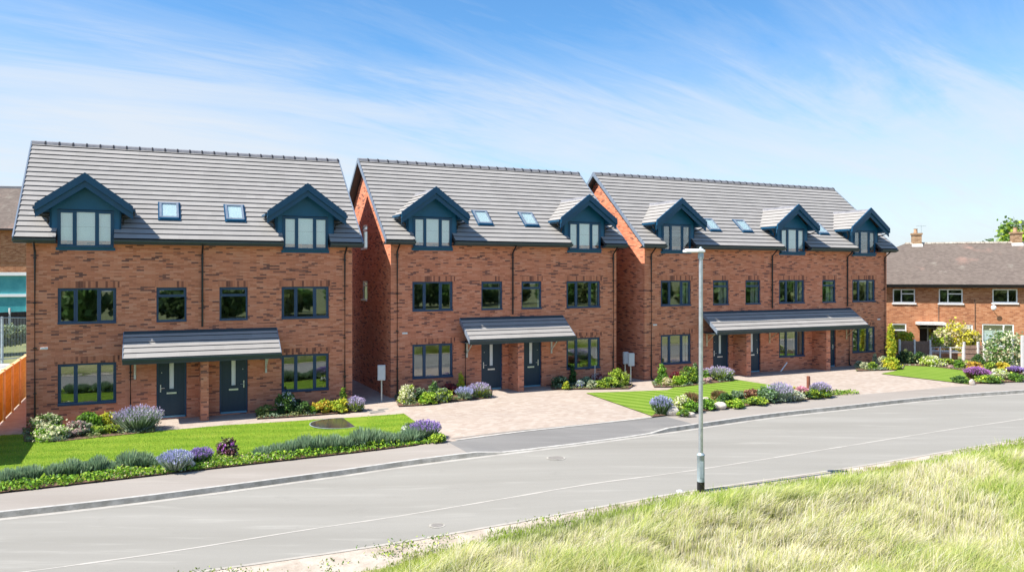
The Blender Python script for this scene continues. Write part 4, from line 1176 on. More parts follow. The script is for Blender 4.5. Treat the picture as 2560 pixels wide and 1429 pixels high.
u, z = old_uz(2480, 768); b = MB(); b.lathe([(0, 0), (.09, .012), (.15, .045), (.155, .05), (.09, .018), (0, .008)], n=18); b.v = [(q[0] + u, -.42 - q[2] * -1.0, q[1] * 1.05 + z) for q in b.v]; di = b.build('satellite_dish', M['white'], oh); b = MB(); b.tube([(u, -.40, z), (u, -.002, z - .1)], .02, 5); b.build('dish_arm', M['galv_mid'], di)

# garden fence line between the new plots and the older terrace
fp = [tuple(at_y(x, y, Y)) for x, y, Y in ((2249, 906, 44.0), (2286, 906, 44.4), (2325, 906, 44.8))]
panel_fence('dark close boarded fence panel with pale posts beside the three-dormer house', fp, 1.22, M['brown_wood'], M['concrete'], 1.30)
fp = [tuple(at_y(x, y, Y)) for x, y, Y in ((2410, 908, 44.6), (2445, 908, 44.2), (2478, 908, 43.8))]
panel_fence('brown fence panels with pale posts right of the low wall', fp, 1.02, M['brown_wood'], M['concrete'], 1.22)
fp = [tuple(at_y(x, y, Y)) for x, y, Y in ((2328, 907, 44.9), (2350, 907, 44.9), (2376, 907, 44.8), (2407, 907, 44.7))]
rail_fence('low wire fence with thin pale posts before the yellow bush', fp, .92, M['concrete'], (.88, .6), 'wire_fence', .035)
a_, c_ = Vector(fp[0]), Vector(fp[-1]); d_ = (c_ - a_)
lw = empty('low_garden_wall', a_ + Vector((0, .5, 0)), math.atan2(d_.y, d_.x)); tag(lw, 'low dark brick garden wall behind thin wire fence', 'wall')
b = MB(); b.box(0, d_.length, 0, .2, -.2, .62); b.build('brickwork', M['old_brick'], lw); b = MB(); b.box(-.02, d_.length + .02, -.03, .23, .62, .68); b.build('coping', M['concrete'], lw)
for x, yt, yb, Y, lb_ in ((2461, 853, 908, 43.6, 'slim grey post close beside brown fence panels'), (2476, 856, 912, 42.8, 'pale thin post left of variegated bush'), (2531, 846, 926, 40.2, 'tall pale concrete post in front of variegated bush'), (2556, 838, 936, 38.8, 'tallest pale concrete post, at the right edge')):
    p = at_y(x, yb, Y); b = MB(); hh = (yb - yt) / F * Y; b.box(-.055, .055, -.055, .055, -.2, hh); o = b.build('concrete_post', M['concrete'], bevel=.008); o.location = p; tag(o, lb_, 'post', 'loose posts by the right garden')

# ------------------------------------------------------------------ bedding plants
G1, G2, G3, G4, G5 = 'plants under the nearest house', 'plants under the middle house', 'plants by the three-door house', 'plants along the striped lawn front', 'plants around the far lawn'
G6 = 'plants along the front of the pond lawn'
PL = [
 # nearest house, left bed
 ('shrub', 107, 1078, 70, 42, 'cream variegated shrub against the corner of the nearest house', 'cream', 'green', None, G1),
 ('shrub', 116, 1101, 80, 36, 'low variegated shrub spilling on the lawn at the far left', 'cream', 'bright', None, G1),
 ('shrub', 186, 1090, 64, 36, 'pinkish white low shrub right of the variegated pair', 'pinkw', 'sage', None, G1),
 ('shrub', 142, 1062, 26, 26, 'small red flowering plant behind the pinkish shrub', 'burg', None, 'redf', G1),
 ('shrub', 217, 1074, 54, 46, 'bright fresh green round shrub under the ground floor window', 'bright', 'green', None, G1),
 ('shrub', 264, 1066, 40, 36, 'yellow leaved shrub beside the big lavender', 'yellow', 'lime', None, G1),
 ('shrub', 236, 1086, 48, 20, 'low lime mat in front of bright green shrub', 'lime', 'green', None, G1),
 ('shrub', 272, 1083, 42, 22, 'low olive mat in front of yellow shrub', 'lime', 'oliv', None, G1),
 ('lav', 333, 1079, 108, 66, 'largest purple lavender left of the first blue door', 'sage', 'grey', 'violet', G1),
 # nearest house, right bed
 ('shrub', 664, 1040, 46, 28, 'dull grass green low plant right of the second door', 'oliv', 'green', None, G1),
 ('shrub', 712, 1036, 50, 62, 'tall dark shrub covered with white blossoms', 'dark', 'green', 'white', G1),
 ('shrub', 755, 1036, 36, 36, 'dark green shrub right of the white blossoms', 'dark', 'green', None, G1),
 ('shrub', 736, 1026, 30, 30, 'purple brown shrub behind dark green shrub under the window', 'burg', 'dark', None, G1),
 ('shrub', 780, 1034, 22, 22, 'small bright green tuft left of the gold shrub', 'bright', None, None, G1),
 ('shrub', 803, 1033, 46, 36, 'gold and orange leaved round shrub', 'gold', 'lime', None, G1),
 ('shrub', 846, 1031, 46, 36, 'yellow green round shrub right of the gold shrub', 'lime', 'yellow', None, G1),
 ('cone', 856, 1021, 24, 56, 'slim green cone shrub by the corner downpipe', 'green', 'lime', None, G1),
 ('lav', 887, 1028, 42, 38, 'pale lavender at the alley corner of the nearest house', 'sage', 'lime', 'violet', G1),
 # middle house, left bed
 ('shrub', 1017, 1008, 42, 50, 'upright cream and green shrub at the left end under middle house', 'cream', 'lime', None, G2),
 ('shrub', 1052, 1001, 28, 34, 'small dark sage shrub left of pale green cone', 'dark', 'sage', None, G2),
 ('cone', 1084, 999, 36, 50, 'pale green loose cone shrub under the middle house window', 'green', 'sage', None, G2),
 ('shrub', 1070, 1009, 46, 28, 'low lime green mound in front of pale green cone', 'lime', 'bright', None, G2),
 ('shrub', 1108, 1004, 42, 34, 'round sage green shrub left of red shrub', 'sage', 'lime', None, G2),
 ('shrub', 1122, 987, 40, 30, 'crimson red leaved shrub under middle house', 'red', 'burg', None, G2),
 ('cone', 1152, 982, 24, 56, 'golden green columnar shrub beside the porch downpipe', 'lime', 'yellow', None, G2),
 ('lav', 1160, 998, 42, 32, 'grey blue lavender between the column shrub and the drive', 'bluegrey', 'grey', 'blue', G2),
 ('lav', 1197, 993, 52, 38, 'purple tipped lavender by the first door of the middle house', 'sage', 'lime', 'violet', G2),
 # middle house, right bed
 ('shrub', 1400, 968, 42, 28, 'dull dark green mound right of the middle house doors', 'dark', 'bluegrey', None, G2),
 ('cone', 1432, 960, 24, 50, 'dark green columnar shrub before the right window of the middle house', 'dark', 'green', None, G2),
 ('shrub', 1416, 973, 18, 20, 'small lime bush at the drive edge', 'lime', 'yellow', None, G2),
 ('shrub', 1450, 970, 20, 20, 'little blue flowering plant at middle house', 'grey', None, 'blue', G2),
 ('shrub', 1466, 965, 34, 24, 'grey green low shrub behind the white stake', 'bluegrey', 'sage', None, G2),
 ('shrub', 1492, 957, 34, 26, 'rosy red leaved shrub beside the white stake', 'red', 'pinkw', None, G2),
 ('shrub', 1480, 970, 28, 20, 'whitish sage tuft below the rosy shrub', 'sage', 'cream', None, G2),
 ('shrub', 1499, 970, 28, 20, 'small lime tuft below the rosy shrub', 'lime', 'green', None, G2),
 ('shrub', 1548, 964, 48, 42, 'large round olive yellow shrub at the alley corner of middle house', 'lime', 'oliv', None, G2),
 ('shrub', 1526, 969, 46, 28, 'light green low shrub in front of the olive yellow one', 'green', 'lime', None, G2),
 # three-door house, left bed
 ('cone', 1657, 960, 36, 56, 'bright green bushy cone shrub at the left of the three-door house', 'bright', 'green', None, G3),
 ('shrub', 1671, 963, 30, 20, 'cream yellow dwarf mound at foot of bright cone', 'straw', 'lime', None, G3),
 ('shrub', 1690, 953, 26, 24, 'dark red shrub under the first window of the three-door house', 'red', 'burg', None, G3),
 ('shrub', 1701, 963, 34, 30, 'lime green round shrub before the dark red one', 'lime', 'bright', None, G3),
 ('shrub', 1725, 959, 42, 46, 'tall mid green shrub left of the lamp post', 'green', 'lime', None, G3),
 ('cone', 1739, 951, 22, 52, 'grey green cone shrub just left of lamp post', 'sage', 'green', None, G3),
 ('lav', 1800, 951, 70, 36, 'wide lavender in front of the first door of the three-door house', 'sage', 'lime', 'violet', G3),
 ('shrub', 1770, 956, 22, 14, 'tiny rosy plant right of the lamp post', 'pinkw', None, None, G3),
 ('shrub', 1762, 951, 20, 26, 'small green bush right of the lamp post', 'bright', 'green', None, G3),
 # striped lawn, front row
 ('lav', 1656, 1036, 52, 48, 'violet blue lavender at the drive corner of the striped lawn', 'green', 'sage', 'blue', G4),
 ('shrub', 1674, 1022, 14, 16, 'small dark red ball plant by the violet lavender', 'red', None, None, G4),
 ('shrub', 1708, 1028, 48, 38, 'pale cream flowering shrub left of the lamp', 'cream', 'lime', None, G4),
 ('grassy', 1730, 1014, 46, 38, 'brownish seed headed grass behind the cream shrub', 'brown', 'oliv', None, G4),
 ('shrub', 1733, 1031, 42, 28, 'fresh green mound directly left of the lamp', 'bright', 'green', None, G4),
 ('shrub', 1770, 1024, 34, 28, 'fresh green mound directly right of the lamp', 'green', 'bright', None, G4),
 ('shrub', 1710, 1040, 30, 16, 'low green tuft at the pavement before cream shrub', 'green', 'lime', None, G4),
 ('grassy', 1800, 1000, 42, 28, 'brown heather behind the pale boulders', 'brown', 'oliv', None, G4),
 ('shrub', 1816, 1011, 42, 28, 'mid green mound right of the pale boulders', 'green', 'dark', None, G4),
 ('shrub', 1848, 1004, 36, 28, 'sage green shrub before the rust brown shrub', 'sage', 'green', None, G4),
 ('shrub', 1882, 1001, 52, 26, 'rust brown leaved shrub in the front row', 'brown', 'burg', None, G4),
 ('shrub', 1842, 1019, 46, 20, 'lime ground mat at pavement, left of two', 'lime', 'bright', None, G4),
 ('shrub', 1892, 1012, 50, 20, 'lime ground mat at pavement, right of two', 'lime', 'green', None, G4),
 ('shrub', 1920, 1006, 48, 40, 'grey green bushy plant against the big lavender', 'bluegrey', 'green', None, G4),
 ('lav', 1955, 1004, 62, 50, 'big lavender clump at the middle of the front row', 'grey', 'bluegrey', 'violet', G4),
 ('shrub', 1986, 990, 34, 26, 'yellow green mound behind the white flowers', 'yellow', 'lime', None, G4),
 ('shrub', 1991, 1001, 40, 24, 'white flowering mound right of big lavender', 'cream', 'grey', 'white', G4),
 ('lav', 2006, 994, 30, 30, 'pale pink spiky plant left of the bollard', 'sage', None, 'pink', G4),
 ('shrub', 2034, 996, 42, 24, 'dark and lime mound below the bollard', 'dark', 'lime', None, G4),
 ('lav', 2056, 992, 46, 38, 'lavender at the far end beyond the bollard', 'green', 'lime', 'violet', G4),
 ('shrub', 2066, 993, 30, 16, 'low green tuft at the far end of the front row', 'lime', 'green', None, G4),
 # right end of the three-door house and far lawn
 ('cone', 2188, 912, 14, 34, 'cream green small cone under the last window', 'cream', 'sage', None, G3),
 ('shrub', 2150, 920, 22, 20, 'silver sage tuft left of small cone', 'grey', 'sage', None, G3),
 ('shrub', 2164, 922, 20, 18, 'whitish variegated tuft left of lime tuft under the last window', 'cream', 'sage', None, G3),
 ('shrub', 2184, 924, 24, 20, 'lime tuft in front of the small cone', 'lime', 'green', None, G3),
 ('shrub', 2208, 918, 22, 30, 'pale variegated bush at house corner', 'cream', 'sage', None, G3),
 ('shrub', 2233, 923, 42, 32, 'round yellow green bush right of the house corner', 'lime', 'yellow', None, G5),
 ('shrub', 2271, 909, 44, 34, 'dark green mound before the dark fence panel', 'dark', 'oliv', None, G5),
 ('shrub', 2303, 909, 26, 32, 'dark shaded bush right of the dark mound', 'dark', 'green', None, G5),
 ('shrub', 2315, 912, 22, 24, 'bright lime bush where sun meets fence shade', 'lime', 'bright', None, G5),
 ('shrub', 2340, 915, 56, 26, 'variegated wide bush behind the far lawn', 'cream', 'lime', None, G5),
 ('shrub', 2372, 912, 32, 16, 'green low bush below the low wall', 'green', 'lime', None, G5),
 ('shrub', 2377, 921, 12, 9, 'tiny pinkish tuft on the far lawn edge', 'pinkw', None, None, G5),
 ('shrub', 2399, 920, 24, 24, 'bright green little bush on the far lawn edge', 'bright', 'green', None, G5),
 ('shrub', 2420, 919, 22, 20, 'cream yellow tuft right of bright little bush', 'straw', 'lime', None, G5),
 ('shrub', 2451, 917, 28, 32, 'deep green bush before the brown fence panels', 'dark', 'green', None, G5),
 ('shrub', 2440, 925, 34, 22, 'orange flushed bush left of deep green bush', 'gold', 'brown', None, G5),
 ('shrub', 2476, 924, 32, 20, 'lime low bush right of the deep green bush', 'lime', 'green', None, G5),
 ('lav', 2450, 950, 54, 34, 'magenta purple flowering clump at the corner of the far lawn', 'burg', 'green', 'magenta', G5),
 ('shrub', 2505, 948, 46, 26, 'creamy white flowering mound right of magenta clump', 'cream', 'lime', 'white', G5),
 ('shrub', 2512, 933, 34, 28, 'golden yellow round bush behind the creamy mound', 'yellow', 'gold', None, G5),
 ('lav', 2543, 938, 36, 24, 'dark purple clump by the tallest post', 'burg', 'dark', 'purple', G5),
 ('shrub', 2482, 957, 60, 18, 'low green edging plant before the magenta clump', 'green', 'lime', None, G5),
 ('shrub', 2546, 953, 34, 22, 'low green edging plant at right photo edge', 'green', 'bright', None, G5),
 ('shrub', 2406, 956, 38, 16, 'low green tuft at the front tip of far lawn', 'green', 'dark', None, G5),
 # pond lawn, front border
 ('lav', 430, 1180, 78, 54, 'round silver grey lavender with faded blue heads', 'grey', 'bluegrey', 'blue', G6),
 ('lav', 496, 1163, 54, 44, 'small purple lavender right of the tan rock', 'green', 'sage', 'purple', G6),
 ('shrub', 563, 1147, 52, 50, 'dark burgundy shrub on the pond lawn front', 'burg', 'oliv', 'magenta', G6),
 ('lav', 1062, 1099, 72, 48, 'sage plant with tall purple spikes at the drive corner', 'sage', 'bluegrey', 'purple', G6),
 ('shrub', 1094, 1105, 38, 20, 'low bright tuft at the very corner of the drive', 'lime', 'green', None, G6),
 ('shrub', 1020, 1082, 36, 24, 'white flowered tuft left of the tall purple spikes', 'sage', 'lime', 'white', G6),
]
for kd, x, y, w, h, lb_, a, c, fl, gr in PL: plant(kd, x, y, w, h, lb_, 'lavender' if kd == 'lav' else 'shrub', gr, a, c, fl)
BIG = [('shrub', (2510, 912), 40.8, 82, 76, 'large white and green variegated bush behind the pale posts', 'green', 'cream', .09), ('shrub', (2391, 884), 47.2, 62, 74, 'big bright yellow bush before the older house windows', 'yellow', 'straw', .10),
       ('shrub', (2353, 866), 47.0, 42, 40, 'pale straw bush left of the big yellow bush', 'straw', 'lime', .10), ('shrub', (2432, 862), 47, 30, 34, 'pale cream bush right of the big yellow bush', 'straw', 'yellow', .10),
       ('cone', (2227, 892), 42.5, 24, 78, 'tall narrow yellow climber at the corner of the three-door house', 'yellow', 'lime', .08), ('shrub', (2262, 880), 46.5, 40, 46, 'yellow bush showing over the dark fence panel', 'yellow', 'lime', .09)]
for kd, (x, y), Y, w, h, lb_, a, c, ls in BIG:
    p = at_y(x, y, Y); k = F / Y; plant_at(kd, p, w / k, h / k, lb_, 'bush', G5, a, c, None, 'bush', None, 2600, ls)

# border of grey green catmint along the pond lawn, each clump a plant; a green creeping mat below
rg = random.Random(11)
xs = [(8, 1210), (40, 1205), (72, 1202), (130, 1195), (170, 1190), (205, 1186), (240, 1182), (275, 1178), (315, 1174), (352, 1170), (388, 1168), (655, 1142), (690, 1138), (725, 1135), (760, 1131), (795, 1128), (830, 1125), (865, 1121), (900, 1117), (935, 1113), (968, 1110), (1000, 1106), (1030, 1103)]
ends = {0: 'catmint clump at the left photo edge, in the fence shade', 11: 'catmint clump standing first right of the burgundy shrub gap', 10: 'catmint clump touching the round silver grey lavender', 22: 'catmint clump next to the tall purple spikes'}
for i, (x, y) in enumerate(xs):
    lb_ = ends.get(i, 'grey green catmint clump in the front border left of the silver lavender' if i < 11 else 'grey green catmint clump in the front border between burgundy shrub and drive')
    plant('lav', x, y + 4, 50 + rg.uniform(-6, 10), 46 + rg.uniform(-14, 14), lb_, 'catmint', 'catmint clumps left of the silver lavender' if i < 11 else 'catmint clumps right of the burgundy shrub', 'bluegrey', 'sage', None, 'catmint', n=420, lsize=.012)


def mat_cover(name, label, s0, s1, w0, w1, n, h, mats, seed, size=.05, fb=c_back):
    g = np.random.default_rng(seed); C = []
    s = g.uniform(s0, s1, n); t = g.uniform(w0, w1, n)
    for a, b in zip(s, t):
        x, y = xy(a, fb(a) + b + .06 * mnoise.noise(Vector((a * 3, 1, 2))))
        hh = h * (.55 + .6 * (mnoise.noise(Vector((a * 1.8, b * 2.5, 7))) + .4)) * min(1, .35 + 3.2 * min(b - w0 + .02, w1 - b + .02))
        C.append((x, y, gz(x, y) + .04 + g.random() * max(.02, hh)))
    V, Q = leaf_quads(np.array(C), size, g, 1.4)
    o = np_mesh(name, V, Q, mats, g.integers(0, len(mats), n)); tag(o, label, 'ground cover', kind='stuff'); return o


mat_cover('ground_cover', 'low green creeping plants along the pond lawn front', -14, s_t0 - .45, .04, .62, 13000, .22, [M['l_bright'], M['l_lime'], M['l_bright'], M['l_green']], 3)
mat_cover('ground_cover', 'yellow green creeping mat between burgundy shrub and catmint', 2.6, 7.2, .06, 1.05, 4200, .17, [M['l_lime'], M['l_bright'], M['l_straw']], 4)
mat_cover('ground_cover', 'low green creeping plants along the striped lawn front', s_t1 + .3, s_t1 + 10.2, .03, .6, 4200, .15, [M['l_lime'], M['l_green'], M['l_bright'], M['l_oliv']], 5)

# low ground plants knitting the house beds together
for q, (bd, lab) in enumerate(zip(BED[:5] + BED[6:], ('left bed under the nearest house', 'bed right of the blue doors', 'left bed of the middle house', 'right bed of the middle house', 'bed at the first door of the three-door house', 'bed under the last window', 'bed along the garden fence'))):
    g = np.random.default_rng(400 + q); P = np.array([tuple(at(x, y, .045)[:2]) for x, y in bd]); lo, hi = P.min(0), P.max(0)
    pts = g.uniform(lo, hi, (30000, 2)); ins = np.zeros(len(pts), bool); j = len(P) - 1
    for i in range(len(P)):
        ins ^= ((P[i, 1] > pts[:, 1]) != (P[j, 1] > pts[:, 1])) & (pts[:, 0] < (P[j, 0] - P[i, 0]) * (pts[:, 1] - P[i, 1]) / (P[j, 1] - P[i, 1] + 1e-12) + P[i, 0]); j = i
    pts = pts[ins]; nv = np.array([mnoise.noise(Vector((a * 1.6, b * 1.6, q))) for a, b in pts]); pts, nv = pts[nv > -.05][:1700], nv[nv > -.05][:1700]
    C = np.array([(a, b, gz(a, b) + .05 + r * max(.02, .16 * v + .05)) for (a, b), v, r in zip(pts, nv, g.random(len(pts)))]); V, Q = leaf_quads(C, .05, g, 1.5)
    mi = np.array([int(3 * (mnoise.noise(Vector((a * 1.1, b * 1.1, 9))) * .5 + .5) + r * .8) % 3 for (a, b), r in zip(pts, g.random(len(pts)))])
    tag(np_mesh('ground_cover', V, Q, [M['l_green'], M['l_oliv'], M['l_sage']], mi), 'low mixed leaves between the shrubs, ' + lab, 'ground cover', kind='stuff')

# weeds along the sandy verge and moss in the gutter
g = np.random.default_rng(8); C = []
for _ in range(90):
    s = g.uniform(-2, 13); t = c_near(s) - abs(g.normal()) * .5 - .03
    if g.random() < .45: t = c_near(s) - g.uniform(.6, 1.6)
    k = int(g.integers(5, 46)); x, y = xy(s, t); r = .012 * k ** .6 + .02
    for _q in range(k): C.append((x + g.normal() * r * 1.6, y + g.normal() * r, gz(x, y) + RD + .02 + g.random() * .05))
V, Q = leaf_quads(np.array(C), .026, g, 2.0, np.array([.2, .1, .8]), .8)
tag(np_mesh('verge_weeds', V, Q, [M['l_green'], M['l_oliv'], M['l_lime']], g.integers(0, 3, len(Q))), 'sparse weeds on the sandy road verge', 'weeds', kind='stuff')

# ------------------------------------------------------------------ long wind blown grass on the camera side
m, nt, out = new_mat('meadow_blades')
at_ = nt.nodes.new('ShaderNodeAttribute'); at_.attribute_name = 'Col'
d = nt.nodes.new('ShaderNodeBsdfDiffuse'); t = nt.nodes.new('ShaderNodeBsdfTranslucent'); mx = nt.nodes.new('ShaderNodeMixShader'); mx.inputs[0].default_value = .35
nt.links.new(at_.outputs['Color'], d.inputs[0]); nt.links.new(at_.outputs['Color'], t.inputs[0])
nt.links.new(d.outputs[0], mx.inputs[1]); nt.links.new(t.outputs[0], mx.inputs[2]); nt.links.new(mx.outputs[0], out.inputs[0])
M['meadow'] = m

_gl = [(900, 1429), (1010, 1387), (1140, 1352), (1290, 1310), (1450, 1276), (1572, 1257), (1763, 1224), (1900, 1208), (2100, 1184), (2230, 1158), (2400, 1124), (2560, 1096)]
c_grass = curve(_gl, RD)


def meadow():
    g = np.random.default_rng(21)
    N = 520000
    # denser towards the camera in equal picture area
    Yd = 9.0 + (34 - 9.0) * g.random(N * 4) ** 1.7
    X = g.uniform(-.30, .80, N * 4) * Yd + g.uniform(-3, 3, N * 4)
    s = (X - ORG[0]) * E0[0] + (Yd - ORG[1]) * E0[1]; t = (X - ORG[0]) * N0[0] + (Yd - ORG[1]) * N0[1]
    sg = np.linspace(-20, 60, 400); cg = np.array([c_grass(a) for a in sg])
    edge = np.interp(s, sg, cg) - t                          # distance inside the grass
    def nz(f, o, a=1.0, b=1.0):                              # smooth patch noise on a lookup grid
        gx, gy = np.arange(-20, 45, .25), np.arange(5, 40, .25)
        tab = np.array([[mnoise.noise(Vector((x_ * f * a, y_ * f * b, o))) for y_ in gy] for x_ in gx])
        i = np.clip(((X + 20) / .25).astype(int), 0, len(gx) - 1); j = np.clip(((Yd - 5) / .25).astype(int), 0, len(gy) - 1)
        return tab[i, j]
    n1 = nz(.55, 1.3); n2 = nz(1.4, 5.1); n3 = nz(.28, 9.7); n4 = nz(2.6, 3.3)
    keep = (edge - .06 + .35 * n2 > 0) & (g.random(N * 4) < np.clip(.22 + (edge + .35 * n2) * 1.1, 0, 1))
    idx = np.nonzero(keep)[0][:N]
    X, Yd, edge, n1, n2, n3, n4 = X[idx], Yd[idx], edge[idx], n1[idx], n2[idx], n3[idx], n4[idx]; n = len(idx)
    zg = np.array([gz(a, b) for a, b in zip(X, Yd)]) + RD + .03
    inner = np.clip((edge - .35) / 1.9, 0, 1) ** 1.2
    lift = .22 * inner * (n3 + .4)                           # gentle hummocks
    hgt = (.07 + .58 * inner * (.70 + .5 * n1 + .5 * n4)) * g.uniform(.35, 1.3, n)
    # wind: blades lean to the right and slightly away, swirling in patches
    wa = .35 + 1.5 * n3 + 1.0 * n2 + .7 * n4 + g.normal(size=n) * .75
    lean = hgt * np.clip(.55 + .75 * n1 + g.normal(size=n) * .25, .05, 1.3) * (.3 + .7 * inner)
    dx, dy = np.cos(wa) * lean, np.sin(wa) * lean * .8
    up = np.sqrt(np.clip(hgt ** 2 - (lean * .75) ** 2, (.25 * hgt) ** 2, None))
    B = np.stack([X, Yd, zg + lift - .02], 1)
    P1 = B + np.stack([dx * .15, dy * .15, up * .45], 1); P2 = B + np.stack([dx * .5, dy * .5, up * .82], 1); P3 = B + np.stack([dx, dy, up * .98], 1)
    va = wa + PI / 2 + g.normal(size=n) * .5
    wdir = np.stack([np.cos(va), np.sin(va), np.zeros(n)], 1) * ((.0021 + .00015 * Yd) * g.uniform(.6, 1.35, n))[:, None]
    V = np.stack([B - wdir, B + wdir, P1 + wdir, P1 - wdir, P2 + wdir * .75, P2 - wdir * .75, P3 + wdir * .2, P3 - wdir * .2], 1)
    i = np.arange(n)[:, None] * 8
    Q = np.concatenate([i + np.array([0, 1, 2, 3]), i + np.array([3, 2, 4, 5]), i + np.array([5, 4, 6, 7])], 0)
    straw = np.array([.80, .70, .50]); pale = np.array([.85, .80, .66]); yg = np.array([.58, .60, .20]); gr = np.array([.26, .38, .055]); dk = np.array([.13, .22, .04]); rust = np.array([.46, .35, .10])
    q = g.random(n)
    tip = np.where((q < .40)[:, None], straw, np.where((q < .62)[:, None], pale, yg))
    gm = np.clip(.33 + 1.3 * n2 - .40 * inner + 1.8 * n1 + .12 + g.normal(size=n) * .25, 0, 1)[:, None]
    tip = tip * (1 - gm) + np.where((g.random(n) < .5)[:, None], yg, gr) * gm
    e = np.clip(1 - inner * 1.3, 0, 1)[:, None] * .85
    tip = tip * (1 - e) + np.array([.30, .42, .055]) * e
    ru = (np.clip(n3 * 3 - .9, 0, 1) * (g.random(n) < .5))[:, None]; tip = tip * (1 - ru) + rust * ru
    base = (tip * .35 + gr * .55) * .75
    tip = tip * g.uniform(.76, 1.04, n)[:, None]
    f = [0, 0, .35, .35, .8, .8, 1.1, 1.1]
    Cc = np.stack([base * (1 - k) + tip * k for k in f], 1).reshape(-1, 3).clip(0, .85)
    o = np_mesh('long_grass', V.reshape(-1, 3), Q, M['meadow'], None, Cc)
    tag(o, 'long straw coloured and green wind blown grass in the foreground', 'grass', kind='stuff')


meadow()


def lawn_blades(name, label, poly, n, seed, cols, h=.035):
    """short mown blades that roughen the lawn surface"""
    g = np.random.default_rng(seed); P = np.array([(p[0], p[1]) for p in poly]); lo, hi = P.min(0), P.max(0)
    pts = g.uniform(lo, hi, (n * 4, 2)); ins = np.zeros(len(pts), bool); j = len(P) - 1
    for i in range(len(P)):
        c = ((P[i, 1] > pts[:, 1]) != (P[j, 1] > pts[:, 1])) & (pts[:, 0] < (P[j, 0] - P[i, 0]) * (pts[:, 1] - P[i, 1]) / (P[j, 1] - P[i, 1] + 1e-12) + P[i, 0]); ins ^= c; j = i
    pts = pts[ins & ((pts[:, 0] - pc.x) ** 2 + (pts[:, 1] - pc.y) ** 2 > 1.04)][:n]; n = len(pts)
    z = np.array([gz(a, b) for a, b in pts]) + .028
    B = np.concatenate([pts, z[:, None]], 1); d = g.normal(size=(n, 3)) * .35; d[:, 2] = 1; T = B + d * h * g.uniform(.6, 1.3, n)[:, None]
    a = g.uniform(0, 2 * PI, n); w = np.stack([np.cos(a), np.sin(a), np.zeros(n)], 1) * .006
    V = np.stack([B - w, B + w, T + w * .3, T - w * .3], 1).reshape(-1, 3)
    tag(np_mesh(name, V, np.arange(n * 4).reshape(n, 4), cols, g.integers(0, len(cols), n)), label, 'grass', kind='stuff')


lawn_blades('lawn_blades', 'short mown grass of the lawn with the round pond', [(p[0], p[1]) for p in l1 ], 80000, 31, [M['l_bright'], M['l_lime'], M['l_bright']], .03)

# ------------------------------------------------------------------ trees
def tree(name, label, loc, h, cr, seed, mats, n=5000, ls=.22, group=None):
    g = np.random.default_rng(seed); root = empty(name, loc); tag(root, label, 'tree', group)
    b = MB(); b.tube([(0, 0, -.3), (.06, 0, h * .25), (-.05, .05, h * .5), (.05, 0, h * .85)], h * .028, 9, r2=h * .006)
    for q in range(7):
        a = g.uniform(0, 2 * PI); z0 = h * g.uniform(.28, .6); r = cr * g.uniform(.5, .85)
        b.tube([(0, 0, z0), (math.cos(a) * r * .5, math.sin(a) * r * .5, z0 + h * .14), (math.cos(a) * r, math.sin(a) * r, z0 + h * .22)], h * .012, 6, r2=h * .004)
    b.build('trunk', M['dark_wood'], root, smooth=True)
    nc = 60; u = g.normal(size=(nc, 3)); u /= np.linalg.norm(u, axis=1, keepdims=True); c = u * g.uniform(.35, 1.0, (nc, 1)) ** .6 * np.array([cr, cr, h * .34]) + np.array([0, 0, h * .64])
    i = g.integers(0, nc, n); C = c[i] + g.normal(size=(n, 3)) * cr * .15
    V, Q = leaf_quads(C, ls, g, 1.4); np_mesh('crown', V, Q, mats, (i % len(mats)), parent=root)


p = at_y(2552, 560, 72); tree('leafy_tree', 'light green leafy tree behind the right chimney of the older house', (p.x, p.y, -1), p.z + 1.6, 2.6, 3, [M['l_green'], M['l_lime'], M['l_sage']], 5200, .26)
# wooded edge across the meadow behind the camera: what the ground and first floor windows mirror
g = np.random.default_rng(77); C = []; mi = []
for q in range(110):
    x, y = (-75 + q * 2.2 + g.normal() * .8, -34 + g.normal() * 3) if q < 70 else (80 + (q - 70) * .5 + g.normal() * 3, -34 + (q - 70) * 2.0)
    hh = g.uniform(3.2, 4.7); r = g.uniform(1.6, 2.8)
    n = 420; u = g.normal(size=(n, 3)); u /= np.linalg.norm(u, axis=1, keepdims=True)
    C.append(u * np.array([r, r, hh * .5]) * g.uniform(.5, 1.0, (n, 1)) + np.array([x, y, hh * .5])); mi.append(np.full(n, q % 3))
V, Q = leaf_quads(np.concatenate(C), .75, g, 1.3)
tag(np_mesh('woods', V, Q, [M['l_far'], M['l_green'], M['l_oliv']], np.concatenate(mi)), 'dark green wood edge across the meadow, mirrored in the window panes', 'woods', kind='stuff')

# ------------------------------------------------------------------ sky, sun, camera
AZ, EL = R(24.4), R(51.0)                                     # light travels along the row of houses
w = bpy.data.worlds.new('World'); sc.world = w; w.use_nodes = True
nt = w.node_tree; nt.nodes.clear()
out = nt.nodes.new('ShaderNodeOutputWorld'); bg = nt.nodes.new('ShaderNodeBackground')
sky = nt.nodes.new('ShaderNodeTexSky'); sky.sky_type = 'NISHITA'; sky.sun_disc = False
sky.sun_elevation = EL; sky.sun_rotation = math.atan2(-math.cos(AZ), -math.sin(AZ)); sky.altitude = 50; sky.air_density = 1.0; sky.dust_density = .6; sky.ozone_density = 2.0
tc = nt.nodes.new('ShaderNodeTexCoord'); sep = nt.nodes.new('ShaderNodeSeparateXYZ'); nt.links.new(tc.outputs['Generated'], sep.inputs[0])
zz = math_n(nt, 'ADD', math_n(nt, 'MAXIMUM', sep.outputs[2], 0.0), .16)
cb = nt.nodes.new('ShaderNodeCombineXYZ'); nt.links.new(math_n(nt, 'DIVIDE', sep.outputs[0], zz), cb.inputs[0]); nt.links.new(math_n(nt, 'DIVIDE', sep.outputs[1], zz), cb.inputs[1])
pl_ = cb.outputs[0]
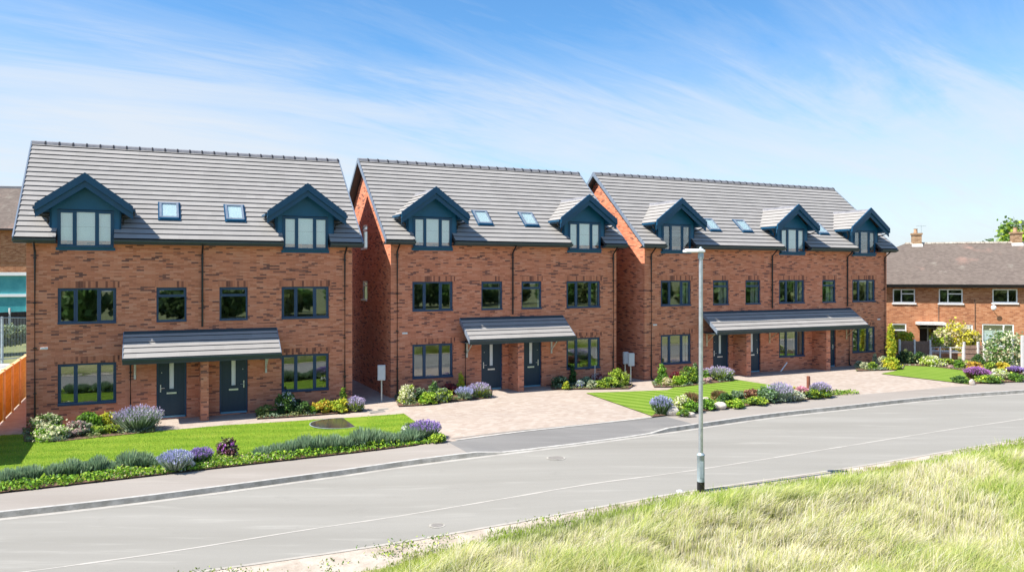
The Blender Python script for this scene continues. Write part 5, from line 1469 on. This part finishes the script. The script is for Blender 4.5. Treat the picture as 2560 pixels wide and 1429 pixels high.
c1 = noise_n(nt, mapping(nt, mapping(nt, pl_, (1, 1, 1), (0, 0, R(-34))), (.45, 1.4, 1), (0, 0, 0), (2.35, 1.7, 0)), 1.0, 10, .62, 1.1)
c2 = noise_n(nt, mapping(nt, mapping(nt, pl_, (1, 1, 1), (0, 0, R(-40))), (.8, 4.2, 1), (0, 0, 0), (4.1, 2.2, 0)), 1.1, 9, .68, .9)
c3 = noise_n(nt, mapping(nt, pl_, (.30, .42, 1), (0, 0, R(-10)), (7.3, 1.1, 0)), 1.0, 4, .5)
cl = math_n(nt, 'ADD', math_n(nt, 'MULTIPLY', c1, .62), math_n(nt, 'ADD', math_n(nt, 'MULTIPLY', c2, .38), math_n(nt, 'MULTIPLY', math_n(nt, 'SUBTRACT', c3, .5), .55)))
low = ramp(nt, sep.outputs[2], [(.0, 1.0), (.07, .86), (.145, .66), (.21, .40), (.27, .14), (.34, .0)])
cl = math_n(nt, 'ADD', cl, math_n(nt, 'MULTIPLY', low, .42))
mask = ramp(nt, cl, [(.43, .0), (.58, .22), (.72, .62), (.92, .90)])
cloudc = nt.nodes.new('ShaderNodeRGB'); cloudc.outputs[0].default_value = (2.72, 2.92, 3.18, 1)
hs = nd(nt, 'ShaderNodeHueSaturation', Saturation=1.2, Value=.68); nt.links.new(sky.outputs[0], hs.inputs['Color'])
skyc = mixc(nt, mask, mixc(nt, 1.0, hs.outputs[0], (.78, .97, 1.05), 'MULTIPLY'), cloudc.outputs[0])
nt.links.new(skyc, bg.inputs[0]); bg.inputs[1].default_value = .14; nt.links.new(bg.outputs[0], out.inputs[0])

sun = bpy.data.lights.new('sun', 'SUN'); sun.energy = 4.3; sun.angle = R(.5); sun.color = (1, .94, .84)
so = bpy.data.objects.new('sun', sun); col.objects.link(so)
dv = Vector((math.cos(AZ) * math.cos(EL), math.sin(AZ) * math.cos(EL), -math.sin(EL)))
so.rotation_euler = dv.to_track_quat('-Z', 'Y').to_euler(); so.location = (0, 0, 40)

cam = bpy.data.cameras.new('camera'); co = bpy.data.objects.new('camera', cam); col.objects.link(co)
cam.sensor_width = 36; cam.lens = F / 2560 * 36; cam.shift_y = -(714.5 - YH) / 2560; cam.clip_end = 3000; cam.clip_start = .1
co.location = (0, 0, H); co.rotation_euler = (R(90), 0, 0); sc.camera = co
vs = sc.view_settings; vs.view_transform = 'Standard'; vs.look = 'None'; vs.gamma = 1; vs.exposure = 1.08
sc.cycles.max_bounces = 8; sc.cycles.transparent_max_bounces = 12
